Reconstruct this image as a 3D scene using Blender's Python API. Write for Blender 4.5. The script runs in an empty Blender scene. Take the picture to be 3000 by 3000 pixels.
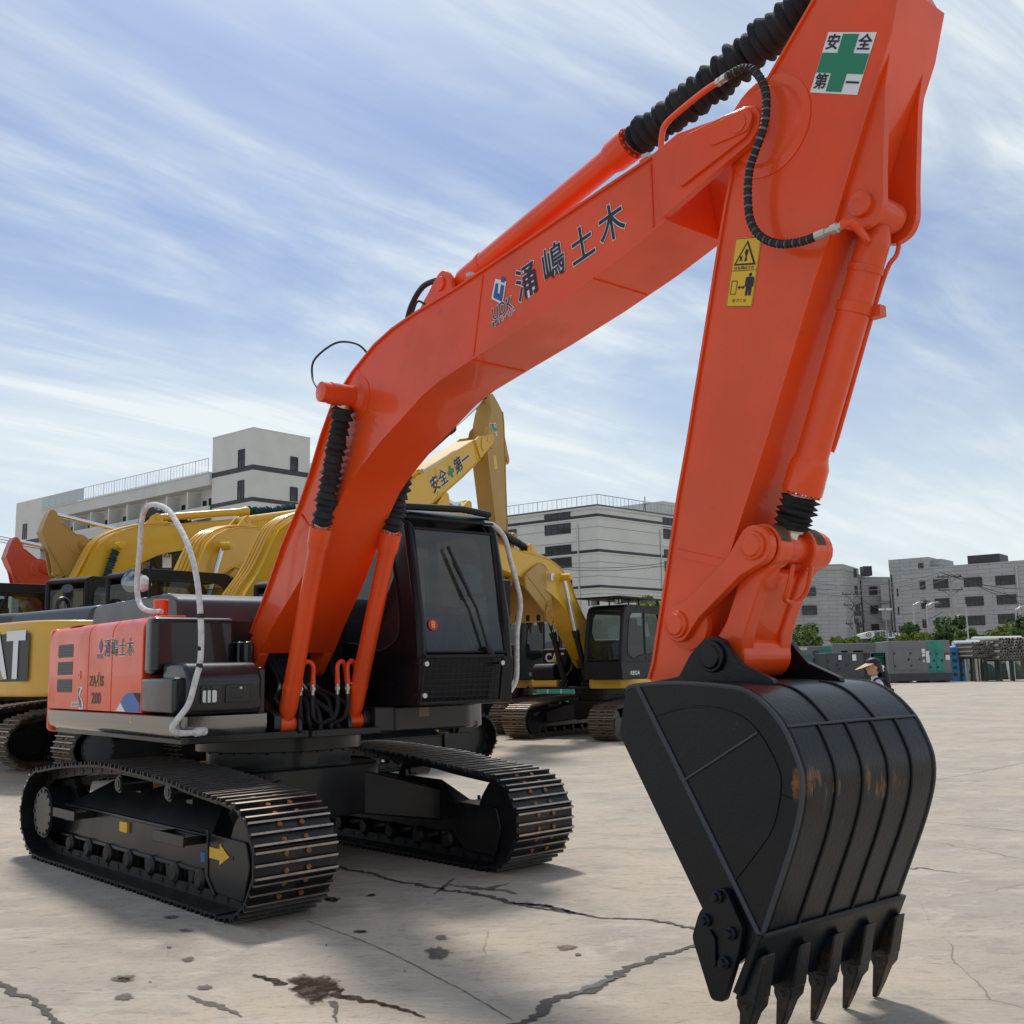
import bpy, bmesh, math, random
from mathutils import Vector, Matrix
R = math.radians
scene = bpy.context.scene
COL = scene.collection

# ------------------------------------------------------------------ camera
CAM_H = 1.5547
pitch, roll = 0.1478, 0.0196
fw = Vector((0, math.cos(pitch), math.sin(pitch)))
up0 = Vector((0, -math.sin(pitch), math.cos(pitch)))
rt0 = Vector((1, 0, 0))
rt = rt0*math.cos(roll) - up0*math.sin(roll)
up = rt0*math.sin(roll) + up0*math.cos(roll)
cam = bpy.data.cameras.new("camera")
cam.sensor_fit = 'HORIZONTAL'
cam.sensor_width = 36.0
cam.lens = 3072.67/3000*36.0
cam.clip_start = 0.1
cam.clip_end = 5000
cam_o = bpy.data.objects.new("camera", cam)
COL.objects.link(cam_o)
m3 = Matrix((rt, up, -fw)).transposed()
cam_o.matrix_world = Matrix.Translation((0, 0, CAM_H)) @ m3.to_4x4()
scene.camera = cam_o

# ------------------------------------------------------------------ world, sun, exposure
SUN_AZ, SUN_EL = R(104), R(59)            # azimuth measured from +X towards +Y
scene.view_settings.view_transform = 'Standard'
scene.view_settings.look = 'None'
scene.view_settings.gamma = 1
scene.view_settings.use_curve_mapping = False
scene.view_settings.exposure = 0.2

world = bpy.data.worlds.new("World")
scene.world = world
world.use_nodes = True
nt = world.node_tree
for n in list(nt.nodes): nt.nodes.remove(n)
def N(t, typ, **kw):
    n = t.nodes.new(typ)
    for k, v in kw.items(): setattr(n, k, v)
    return n
wo = N(nt, 'ShaderNodeOutputWorld')
bg = N(nt, 'ShaderNodeBackground')
bg.inputs['Strength'].default_value = 0.132
sky = N(nt, 'ShaderNodeTexSky', sky_type='NISHITA', sun_disc=False)
sky.sun_elevation = SUN_EL
sky.sun_rotation = R(90) - SUN_AZ
sky.air_density = 1.0
sky.dust_density = 1.8
sky.ozone_density = 2.0
tc = N(nt, 'ShaderNodeTexCoord')
sep = N(nt, 'ShaderNodeSeparateXYZ')
nt.links.new(tc.outputs['Generated'], sep.inputs[0])
def wmath(op, a, b=None, clamp=False):
    n = N(nt, 'ShaderNodeMath', operation=op, use_clamp=clamp)
    for i, x in enumerate((a, b)):
        if x is None: continue
        if isinstance(x, (int, float)): n.inputs[i].default_value = x
        else: nt.links.new(x, n.inputs[i])
    return n.outputs[0]
zc = wmath('MAXIMUM', sep.outputs['Z'], 0.0)
zz = wmath('ADD', zc, 0.16)
px = wmath('DIVIDE', sep.outputs['X'], zz)
py = wmath('DIVIDE', sep.outputs['Y'], zz)
comb = N(nt, 'ShaderNodeCombineXYZ')
nt.links.new(px, comb.inputs[0]); nt.links.new(py, comb.inputs[1])
def cloud(scale, rot, sx, sy, lo, hi, det=7, dist=0.6, off=(0, 0, 0)):
    mr0 = N(nt, 'ShaderNodeMapping')
    mr0.inputs['Rotation'].default_value = (0, 0, -rot)
    nt.links.new(comb.outputs[0], mr0.inputs[0])
    mp = N(nt, 'ShaderNodeMapping')
    mp.inputs['Location'].default_value = off
    mp.inputs['Scale'].default_value = (sx, sy, 1)
    nt.links.new(mr0.outputs[0], mp.inputs[0])
    no = N(nt, 'ShaderNodeTexNoise')
    no.inputs['Scale'].default_value = scale
    no.inputs['Detail'].default_value = det
    no.inputs['Roughness'].default_value = 0.58
    no.inputs['Distortion'].default_value = dist
    nt.links.new(mp.outputs[0], no.inputs['Vector'])
    mr = N(nt, 'ShaderNodeMapRange', interpolation_type='SMOOTHSTEP')
    mr.inputs['From Min'].default_value = lo
    mr.inputs['From Max'].default_value = hi
    nt.links.new(no.outputs['Fac'], mr.inputs['Value'])
    return mr.outputs[0]
big = cloud(0.95, R(38), 0.55, 1.25, 0.38, 0.66, off=(3.1, 1.7, 0))
thin = cloud(2.4, R(44), 0.42, 1.7, 0.36, 0.72, det=10, dist=1.5, off=(0.4, 2.2, 0))
cl = wmath('ADD', wmath('MULTIPLY', big, 0.66), wmath('MULTIPLY', wmath('MULTIPLY', thin, wmath('ADD', big, 0.30)), 0.55), clamp=True)
hz = N(nt, 'ShaderNodeMapRange', interpolation_type='SMOOTHSTEP')
hz.inputs['From Min'].default_value = 0.0
hz.inputs['From Max'].default_value = 0.46
hz.inputs['To Min'].default_value = 0.75
hz.inputs['To Max'].default_value = 0.0
nt.links.new(zc, hz.inputs['Value'])
cf = wmath('MAXIMUM', cl, hz.outputs[0])
cf = wmath('ADD', wmath('MULTIPLY', cl, wmath('SUBTRACT', 1.0, hz.outputs[0])), hz.outputs[0], clamp=True)
mixw = N(nt, 'ShaderNodeMix', data_type='RGBA')
SKYGAIN = N(nt, 'ShaderNodeMix', data_type='RGBA', blend_type='MULTIPLY')
SKYGAIN.inputs['Factor'].default_value = 1.0
SKYGAIN.inputs['B'].default_value = (0.50, 0.58, 0.69, 1)
nt.links.new(sky.outputs[0], SKYGAIN.inputs['A'])
nt.links.new(cf, mixw.inputs['Factor'])
nt.links.new(SKYGAIN.outputs['Result'], mixw.inputs['A'])
mixw.inputs['B'].default_value = (5.5, 6.0, 6.15, 1)
nt.links.new(mixw.outputs['Result'], bg.inputs['Color'])
nt.links.new(bg.outputs[0], wo.inputs[0])

sun = bpy.data.lights.new("sun", 'SUN')
sun.energy = 2.35
sun.angle = R(7)
sun.color = (1.0, 0.95, 0.87)
sun_o = bpy.data.objects.new("sun", sun)
COL.objects.link(sun_o)
sd = Vector((math.cos(SUN_AZ)*math.cos(SUN_EL), math.sin(SUN_AZ)*math.cos(SUN_EL), math.sin(SUN_EL)))
sun_o.rotation_euler = sd.to_track_quat('Z', 'Y').to_euler()
sun_o.location = (0, 0, 60)

# ------------------------------------------------------------------ materials
MATS = {}
def lin(c):
    return tuple((x/12.92 if x <= 0.04045 else ((x+0.055)/1.055)**2.4) for x in (v/255 for v in c))
def mat(name, col, rough=0.5, metal=0.0, coat=0.0, coat_rough=0.08, var=None, bump=None, spec=0.5, wear=None):
    """col linear rgb; var=(scale, colour2, amount, lo, hi); wear=(scale, colour, lo, hi, rough); bump=(scale, strength)"""
    m = bpy.data.materials.new(name); m.use_nodes = True
    t = m.node_tree; p = t.nodes['Principled BSDF']
    p.inputs['Base Color'].default_value = (*col, 1)
    p.inputs['Roughness'].default_value = rough
    p.inputs['Metallic'].default_value = metal
    p.inputs['Specular IOR Level'].default_value = spec
    p.inputs['Coat Weight'].default_value = coat
    p.inputs['Coat Roughness'].default_value = coat_rough
    co = N(t, 'ShaderNodeTexCoord')
    out = None
    def noise(scale, lo, hi, det=6, sx=(1, 1, 1)):
        mp = N(t, 'ShaderNodeMapping'); mp.inputs['Scale'].default_value = sx
        t.links.new(co.outputs['Object'], mp.inputs[0])
        n = N(t, 'ShaderNodeTexNoise'); n.inputs['Scale'].default_value = scale; n.inputs['Detail'].default_value = det
        n.inputs['Roughness'].default_value = 0.62
        t.links.new(mp.outputs[0], n.inputs['Vector'])
        r = N(t, 'ShaderNodeMapRange', interpolation_type='SMOOTHSTEP')
        r.inputs['From Min'].default_value = lo; r.inputs['From Max'].default_value = hi
        t.links.new(n.outputs['Fac'], r.inputs['Value'])
        return r.outputs[0]
    src = None
    def mixc(f, amount, b):
        nonlocal src
        mx = N(t, 'ShaderNodeMix', data_type='RGBA')
        mu = N(t, 'ShaderNodeMath', operation='MULTIPLY'); mu.inputs[1].default_value = amount
        t.links.new(f, mu.inputs[0]); t.links.new(mu.outputs[0], mx.inputs['Factor'])
        if src is None: mx.inputs['A'].default_value = (*col, 1)
        else: t.links.new(src, mx.inputs['A'])
        mx.inputs['B'].default_value = (*b, 1)
        src = mx.outputs['Result']
    if var:
        f = noise(var[0], var[3], var[4]); mixc(f, var[2], var[1])
        mr = N(t, 'ShaderNodeMapRange'); mr.inputs['To Min'].default_value = rough; mr.inputs['To Max'].default_value = min(1, rough+0.25*var[2])
        t.links.new(f, mr.inputs['Value']); t.links.new(mr.outputs[0], p.inputs['Roughness'])
    if wear:
        mixc(noise(wear[0], wear[2], wear[3], det=10), 1.0, wear[1])
    if src is not None: t.links.new(src, p.inputs['Base Color'])
    if bump:
        n = N(t, 'ShaderNodeTexNoise'); n.inputs['Scale'].default_value = bump[0]; n.inputs['Detail'].default_value = 5
        t.links.new(co.outputs['Object'], n.inputs['Vector'])
        b = N(t, 'ShaderNodeBump'); b.inputs['Strength'].default_value = bump[1]; b.inputs['Distance'].default_value = 0.02
        t.links.new(n.outputs['Fac'], b.inputs['Height']); t.links.new(b.outputs[0], p.inputs['Normal'])
    MATS[name] = m
    return m
def mglass(name, tint, gloss_col=(1, 1, 1), trans=0.5, base=(0.01, 0.012, 0.013)):
    m = bpy.data.materials.new(name); m.use_nodes = True
    t = m.node_tree; p = t.nodes['Principled BSDF']
    p.inputs['Base Color'].default_value = (*base, 1); p.inputs['Roughness'].default_value = 0.02
    p.inputs['IOR'].default_value = 1.85
    tr = N(t, 'ShaderNodeBsdfTransparent'); tr.inputs[0].default_value = (*tint, 1)
    mx = N(t, 'ShaderNodeMixShader'); mx.inputs[0].default_value = trans
    t.links.new(p.outputs[0], mx.inputs[1]); t.links.new(tr.outputs[0], mx.inputs[2])
    t.links.new(mx.outputs[0], t.nodes['Material Output'].inputs[0])
    MATS[name] = m
    return m
DUST = (0.35, 0.29, 0.22)
mat('orange', (0.86, 0.078, 0.008), 0.28, coat=0.35, coat_rough=0.04, spec=.33, var=(1.6, (0.72, 0.076, 0.014), 0.8, 0.40, 0.68), wear=(6, (0.50, 0.062, 0.025), 0.64, 0.80), bump=(9, 0.025))
mat('orange_far', (0.58, 0.05, 0.014), 0.4, coat=0.3, var=(2, (0.5, 0.08, 0.04), 0.5, 0.4, 0.7))
mat('yellow', (0.74, 0.42, 0.015), 0.36, coat=0.35, spec=.4, var=(1.8, (0.66, 0.38, 0.04), 0.6, 0.35, 0.7), bump=(9, 0.02))
mat('cat_yellow', (0.76, 0.43, 0.05), 0.38, coat=0.3, spec=.4, var=(1.8, (0.62, 0.38, 0.08), 0.6, 0.35, 0.7))
mat('tan_yellow', (0.46, 0.25, 0.035), 0.45, coat=0.2, var=(2, (0.40, 0.25, 0.07), 0.6, 0.35, 0.7))
mat('black_gloss', (0.006, 0.007, 0.010), 0.30, coat=0.5, coat_rough=0.05, spec=.35, var=(3, (0.014, 0.014, 0.015), 0.6, 0.4, 0.75), bump=(7, 0.03))
mat('skirt_gloss', (0.006,0.007,0.010), .14, spec=1.0, coat=.6, coat_rough=.04, var=(3,(0.014,0.014,0.015),.4,.4,.75), bump=(5,.04))
MATS['skirt_gloss'].node_tree.nodes['Principled BSDF'].inputs['IOR'].default_value = 2.0
mat('black_cab', (0.006,0.007,0.010), .32, spec=.22, coat=.15, coat_rough=.05, var=(3,(0.012,0.012,0.013),.5,.4,.75))
mat('black_matte', (0.008, 0.008, 0.010), 0.5, spec=.35, var=(3, (0.02, 0.019, 0.018), 0.7, 0.4, 0.75))
mat('black_frame', (0.007, 0.007, 0.009), 0.36, coat=0.3, coat_rough=0.12, spec=.35, var=(2.5, (0.024, 0.022, 0.019), 0.6, 0.42, 0.75))
mat('hood_grey', (0.035, 0.040, 0.048), 0.42, coat=0.2, var=(2, (0.06, 0.062, 0.065), 0.6, 0.4, 0.75))
mat('steel_track', (0.014, 0.014, 0.016), 0.42, metal=0.35, var=(5, (0.085, 0.066, 0.052), 0.7, 0.46, 0.74), bump=(30, 0.08))
mat('steel_edge', (0.42, 0.37, 0.32), 0.38, metal=0.8, var=(8, (0.16, 0.12, 0.09), 0.7, 0.40, 0.75))
mat('track_rusty', (0.085, 0.062, 0.048), 0.6, metal=0.3, var=(5, (0.22, 0.15, 0.10), 0.8, 0.4, 0.7))
mat('bolt_rust', (0.30, 0.13, 0.05), 0.6, metal=0.2, var=(30, (0.15, 0.07, 0.04), 0.7, 0.4, 0.7))
mat('rubber', (0.012, 0.012, 0.014), 0.6, bump=(60, 0.1))
mat('bellows', (0.016, 0.016, 0.020), 0.75, var=(12, (0.035, 0.034, 0.034), 0.6, 0.4, 0.7), bump=(45, 0.25))
mat('bellows_green', (0.012, 0.05, 0.05), 0.55, bump=(45, 0.2))
mat('chrome', (0.75, 0.76, 0.78), 0.12, metal=1.0)
mat('fitting', (0.55, 0.55, 0.52), 0.35, metal=0.8)
mat('hose_ring', (0.16,0.16,0.16), .4, metal=.5)
mat('white_wrap', (0.74, 0.74, 0.73), 0.7, var=(25, (0.50, 0.49, 0.47), 0.8, 0.4, 0.65), bump=(60, 0.35))
mat('navy', (0.012, 0.012, 0.03), 0.4)
mat('ink', (0.012, 0.012, 0.012), 0.4)
mat('decal_white', (0.78, 0.79, 0.80), 0.4)
mat('decal_green', (0.012, 0.22, 0.11), 0.4)
mat('decal_yellow', (0.80, 0.47, 0.02), 0.4)
mat('decal_blue', (0.02, 0.12, 0.42), 0.4)
mat('logo_blue', (0.03, 0.08, 0.32), 0.4)
mat('decal_red', (0.55, 0.02, 0.03), 0.4)
mat('lamp_glass', (0.6, 0.62, 0.64), 0.1, metal=0.4, coat=1)
mglass('cab_glass', (0.42, 0.47, 0.50), trans=0.40, base=(0.03, 0.042, 0.05))
mglass('cab_glass_far', (0.62, 0.70, 0.68), trans=0.62, base=(0.02, 0.03, 0.03))
mat('seat_dark', (0.02, 0.02, 0.022), 0.8)
mat('cloth_red', (0.42, 0.06, 0.05), 0.8)

# bucket steel: black paint scuffed to bare brown steel on the round of the heel
def bucket_mat():
    m = mat('bucket_black', (0.015, 0.018, 0.024), 0.36, coat=0.12, coat_rough=0.15, spec=.25, bump=(55, 0.10))
    t = m.node_tree; p = t.nodes['Principled BSDF']
    co = N(t, 'ShaderNodeTexCoord')
    sp = N(t, 'ShaderNodeSeparateXYZ'); t.links.new(co.outputs['Object'], sp.inputs[0])
    mp = N(t, 'ShaderNodeMapping'); mp.inputs['Scale'].default_value = (3.0, 16, 3.0)
    t.links.new(co.outputs['Object'], mp.inputs[0])
    n1 = N(t, 'ShaderNodeTexNoise'); n1.inputs['Scale'].default_value = 1.6; n1.inputs['Detail'].default_value = 8; n1.inputs['Roughness'].default_value = 0.7
    t.links.new(mp.outputs[0], n1.inputs['Vector'])
    # scuffed band at heel height
    band = N(t, 'ShaderNodeMapRange', interpolation_type='SMOOTHSTEP'); band.inputs['From Min'].default_value = 0.90; band.inputs['From Max'].default_value = 1.06
    t.links.new(sp.outputs['Z'], band.inputs['Value'])
    band2 = N(t, 'ShaderNodeMapRange', interpolation_type='SMOOTHSTEP'); band2.inputs['From Min'].default_value = 1.30; band2.inputs['From Max'].default_value = 1.06
    t.links.new(sp.outputs['Z'], band2.inputs['Value'])
    ux = N(t, 'ShaderNodeMapRange', interpolation_type='SMOOTHSTEP'); ux.inputs['From Min'].default_value = 5.66; ux.inputs['From Max'].default_value = 5.74
    t.links.new(sp.outputs['X'], ux.inputs['Value'])
    def mul(a, b):
        k = N(t, 'ShaderNodeMath', operation='MULTIPLY'); t.links.new(a, k.inputs[0])
        if isinstance(b, float): k.inputs[1].default_value = b
        else: t.links.new(b, k.inputs[1])
        return k.outputs[0]
    yy = N(t, 'ShaderNodeMapRange'); yy.inputs['From Min'].default_value = -.25; yy.inputs['From Max'].default_value = -.70; yy.inputs['To Min'].default_value = .80; yy.inputs['To Max'].default_value = 1.25
    t.links.new(sp.outputs['Y'], yy.inputs['Value'])
    bb = mul(mul(mul(band.outputs[0], band2.outputs[0]), ux.outputs[0]), yy.outputs[0])
    th = N(t, 'ShaderNodeMath', operation='SUBTRACT'); th.inputs[0].default_value = 0.86
    t.links.new(mul(bb, 0.36), th.inputs[1])
    n2 = N(t, 'ShaderNodeTexNoise'); n2.inputs['Scale'].default_value = 3.3; n2.inputs['Detail'].default_value = 4; t.links.new(co.outputs['Object'], n2.inputs['Vector'])
    n2m = N(t, 'ShaderNodeMath', operation='MULTIPLY_ADD'); n2m.inputs[1].default_value = 1.1; n2m.inputs[2].default_value = -0.55; t.links.new(n2.outputs['Fac'], n2m.inputs[0])
    n12 = N(t, 'ShaderNodeMath', operation='ADD'); t.links.new(n1.outputs['Fac'], n12.inputs[0]); t.links.new(n2m.outputs[0], n12.inputs[1])
    gt = N(t, 'ShaderNodeMath', operation='SUBTRACT'); t.links.new(n12.outputs[0], gt.inputs[0]); t.links.new(th.outputs[0], gt.inputs[1])
    sc = N(t, 'ShaderNodeMapRange'); sc.inputs['From Min'].default_value = 0.0; sc.inputs['From Max'].default_value = 0.07
    t.links.new(gt.outputs[0], sc.inputs['Value'])
    rn = N(t, 'ShaderNodeTexNoise'); rn.inputs['Scale'].default_value = 14; rn.inputs['Detail'].default_value = 6
    t.links.new(mp.outputs[0], rn.inputs['Vector'])
    rr = N(t, 'ShaderNodeValToRGB')
    rr.color_ramp.elements[0].color = (0.045, 0.022, 0.010, 1); rr.color_ramp.elements[0].position = 0.3
    rr.color_ramp.elements[1].color = (0.26, 0.12, 0.045, 1); rr.color_ramp.elements[1].position = 0.75
    t.links.new(rn.outputs['Fac'], rr.inputs[0])
    # general dusty grey film
    d1 = N(t, 'ShaderNodeTexNoise'); d1.inputs['Scale'].default_value = 4; d1.inputs['Detail'].default_value = 9; d1.inputs['Roughness'].default_value = 0.7
    t.links.new(co.outputs['Object'], d1.inputs['Vector'])
    dr = N(t, 'ShaderNodeMapRange'); dr.inputs['From Min'].default_value = 0.45; dr.inputs['From Max'].default_value = 0.8; dr.inputs['To Max'].default_value = 0.5
    t.links.new(d1.outputs['Fac'], dr.inputs['Value'])
    a = N(t, 'ShaderNodeMix', data_type='RGBA'); a.inputs['A'].default_value = (0.004, 0.006, 0.010, 1); a.inputs['B'].default_value = (0.014, 0.015, 0.017, 1)
    t.links.new(dr.outputs[0], a.inputs['Factor'])
    b = N(t, 'ShaderNodeMix', data_type='RGBA')
    t.links.new(sc.outputs[0], b.inputs['Factor']); t.links.new(a.outputs['Result'], b.inputs['A']); t.links.new(rr.outputs[0], b.inputs['B'])
    t.links.new(b.outputs['Result'], p.inputs['Base Color'])
    return m
bucket_mat()
mat('tooth', (0.018, 0.018, 0.02), 0.4, metal=0.3, var=(9, (0.13, 0.06, 0.03), 0.9, 0.52, 0.68), bump=(40, 0.15))
mat('bead', (0.045, 0.052, 0.062), 0.5, bump=(40, 0.2))
mat('worn_pin', (0.20, 0.17, 0.11), 0.55, var=(30, (0.35, 0.08, 0.03), 0.8, 0.45, 0.65))

# ------------------------------------------------------------------ mesh helpers
class G:
    def __init__(s): s.v = []; s.f = []; s.m = []
    def add(s, vs, fs, m=0):
        n = len(s.v); s.v += [tuple(p) for p in vs]
        s.f += [[n+i for i in f] for f in fs]; s.m += [m]*len(fs)
        return s
    def box(s, x0, x1, y0, y1, z0, z1, m=0):
        return s.add([(x0,y0,z0),(x1,y0,z0),(x1,y1,z0),(x0,y1,z0),(x0,y0,z1),(x1,y0,z1),(x1,y1,z1),(x0,y1,z1)],
                     [(0,3,2,1),(4,5,6,7),(0,1,5,4),(1,2,6,5),(2,3,7,6),(3,0,4,7)], m)
    def cbox(s, c, d, m=0):
        return s.box(c[0]-d[0]/2, c[0]+d[0]/2, c[1]-d[1]/2, c[1]+d[1]/2, c[2]-d[2]/2, c[2]+d[2]/2, m)
    def ring(s, rings, m=0, cap=True, closed=False):
        n = len(rings[0]); vs = [p for r in rings for p in r]; fs = []
        k = len(rings)
        for i in range(k if closed else k-1):
            a, b = i*n, ((i+1) % k)*n
            for j in range(n):
                fs.append((a+j, a+(j+1) % n, b+(j+1) % n, b+j))
        if cap and not closed:
            fs.append(tuple(range(n))[::-1]); fs.append(tuple(range((k-1)*n, k*n)))
        return s.add(vs, fs, m)
    def frame(s, d):
        d = Vector(d).normalized()
        a = Vector((0, 0, 1)) if abs(d.z) < 0.9 else Vector((1, 0, 0))
        x = a.cross(d).normalized(); return x, d.cross(x)
    def rev(s, a, b, prof, n=20, m=0, cap=True):
        a = Vector(a); d = (Vector(b)-a).normalized(); x, y = s.frame(d)
        rs = [[a+d*t+(x*math.cos(2*math.pi*j/n)+y*math.sin(2*math.pi*j/n))*r for j in range(n)] for t, r in prof]
        return s.ring(rs, m, cap)
    def cyl(s, a, b, r0, r1=None, n=16, m=0, cap=True):
        L = (Vector(b)-Vector(a)).length
        return s.rev(a, b, [(0, r0), (L, r0 if r1 is None else r1)], n, m, cap)
    def tube(s, pts, r, n=8, m=0, closed=False):
        P = [Vector(p) for p in pts]; k = len(P)
        rs = r if isinstance(r, (list, tuple)) else [r]*k
        x = None; rings = []
        for i in range(k):
            d = ((P[(i+1) % k]-P[i-1]) if (closed or 0 < i < k-1) else (P[1]-P[0] if i == 0 else P[-1]-P[-2])).normalized()
            if x is None: x, y = s.frame(d)
            else:
                x = (x-d*x.dot(d)).normalized(); y = d.cross(x)
            rings.append([P[i]+(x*math.cos(2*math.pi*j/n)+y*math.sin(2*math.pi*j/n))*rs[i] for j in range(n)])
        return s.ring(rings, m, True, closed)
    def ext(s, poly, y0, y1, m=0):          # polygon in (x,z), extruded along y
        return s.ring([[(p[0], y0, p[1]) for p in poly], [(p[0], y1, p[1]) for p in poly]], m)
    def extz(s, poly, z0, z1, m=0):
        return s.ring([[(p[0], p[1], z0) for p in poly], [(p[0], p[1], z1) for p in poly]], m)
    def extx(s, poly, x0, x1, m=0):         # polygon in (y,z)
        return s.ring([[(x0, p[0], p[1]) for p in poly], [(x1, p[0], p[1]) for p in poly]], m)
    def xf(s, M, i0=0):
        s.v = s.v[:i0]+[tuple(M @ Vector(p)) for p in s.v[i0:]]
        return s
def rp(poly, r, n=4):
    """round the corners of a 2d polygon"""
    out = []; k = len(poly)
    for i in range(k):
        p = Vector(poly[i]); a = Vector(poly[i-1])-p; b = Vector(poly[(i+1) % k])-p
        rr = r[i] if isinstance(r, (list, tuple)) else r
        rr = min(rr, a.length*0.49, b.length*0.49)
        if rr < 1e-4: out.append(tuple(p)); continue
        p0 = p+a.normalized()*rr; p1 = p+b.normalized()*rr
        for j in range(n+1):
            t = j/n; q = p0*(1-t)**2+p*2*t*(1-t)+p1*t*t
            out.append(tuple(q))
    return out
def spl(pts, k=6, closed=False):
    """catmull-rom"""
    P = [Vector(p) for p in pts]; n = len(P); out = []
    rng = range(n) if closed else range(n-1)
    for i in rng:
        p0 = P[i-1] if (closed or i > 0) else P[0]; p1 = P[i]; p2 = P[(i+1) % n]
        p3 = P[(i+2) % n] if (closed or i+2 < n) else P[-1]
        for j in range(k):
            t = j/k
            out.append(0.5*((2*p1)+(p2-p0)*t+(2*p0-5*p1+4*p2-p3)*t*t+(3*p1-p0-3*p2+p3)*t**3))
    if not closed: out.append(P[-1])
    return out
def ob(name, g, mats, parent=None, bev=0, sm=32, seg=2, me=None):
    if me is None:
        me = bpy.data.meshes.new(name)
        me.from_pydata(g.v, [], g.f)
        for m in (mats if isinstance(mats, (list, tuple)) else [mats]): me.materials.append(MATS[m] if isinstance(m, str) else m)
        me.polygons.foreach_set('material_index', g.m)
        b = bmesh.new(); b.from_mesh(me); bmesh.ops.recalc_face_normals(b, faces=b.faces); b.to_mesh(me); b.free()
        if sm:
            me.shade_smooth(); me.set_sharp_from_angle(angle=R(sm))
    o = bpy.data.objects.new(name, me); COL.objects.link(o)
    if parent is not None: o.parent = parent
    if bev:
        md = o.modifiers.new('bevel', 'BEVEL'); md.width = bev; md.segments = seg; md.limit_method = 'ANGLE'; md.angle_limit = R(38)
    return o
def tag(o, label, cat, group=None):
    o['label'] = label; o['category'] = cat
    if group: o['group'] = group
    return o
def thing(name, label, cat, loc=(0, 0, 0), rz=0, group=None, sc=1):
    o = bpy.data.objects.new(name, None); COL.objects.link(o)
    o.location = loc; o.rotation_euler = (0, 0, rz); o.scale = (sc,)*3
    o.empty_display_size = 0.2
    return tag(o, label, cat, group)
def struct(o):
    o['kind'] = 'structure'; return o
_txt = {}
def text_geo(body, offset=0.0, align='CENTER', res=4, shear=0.0, depth=0.0):
    key = (body, offset, align, shear, depth)
    if key in _txt: return _txt[key]
    c = bpy.data.curves.new('txt', 'FONT'); c.body = body; c.size = 1; c.align_x = align; c.align_y = 'CENTER'
    c.offset = offset; c.resolution_u = res; c.shear = shear; c.fill_mode = 'FRONT'
    o = bpy.data.objects.new('txt', c); COL.objects.link(o)
    dg = bpy.context.evaluated_depsgraph_get()
    me = bpy.data.meshes.new_from_object(o.evaluated_get(dg))
    vs = [tuple(v.co) for v in me.vertices]; fs = [tuple(p.vertices) for p in me.polygons]
    bpy.data.objects.remove(o); bpy.data.curves.remove(c); bpy.data.meshes.remove(me)
    _txt[key] = (vs, fs)
    return vs, fs
def put_text(g, body, M, sx, sy=None, m=0, offset=0.0, shear=0.0, lift=0.0, align='CENTER'):
    vs, fs = text_geo(body, offset, align, shear=shear)
    sy = sy or sx
    return g.add([M @ Vector((v[0]*sx, v[1]*sy, lift)) for v in vs], fs, m)
def side_frame(u, w, v, ang=0.0, sgn=-1):
    """decal frame on a side face: x along the machine (tilted by ang), z out of the face"""
    c, s = math.cos(ang), math.sin(ang)
    if sgn < 0: ex, ey, ez = Vector((c, 0, s)), Vector((-s, 0, c)), Vector((0, -1, 0))
    else: ex, ey, ez = Vector((-c, 0, -s)), Vector((-s, 0, c)), Vector((0, 1, 0))
    M = Matrix((ex, ey, ez)).transposed().to_4x4(); M.translation = Vector((u, v, w))
    return M
def place(px_, py_, Y):
    """world point seen at photo pixel (3000 px frame) at distance Y in front of the camera"""
    d = rt*((px_-1500)/3072.67) - up*((py_-1500)/3072.67) + fw
    return Vector((0, 0, CAM_H)) + d*(Y/d.y)
def gpt(px_, py_, z=0.0):
    d = rt*((px_-1500)/3072.67) - up*((py_-1500)/3072.67) + fw
    return Vector((0, 0, CAM_H)) + d*((z-CAM_H)/d.z)
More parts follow.
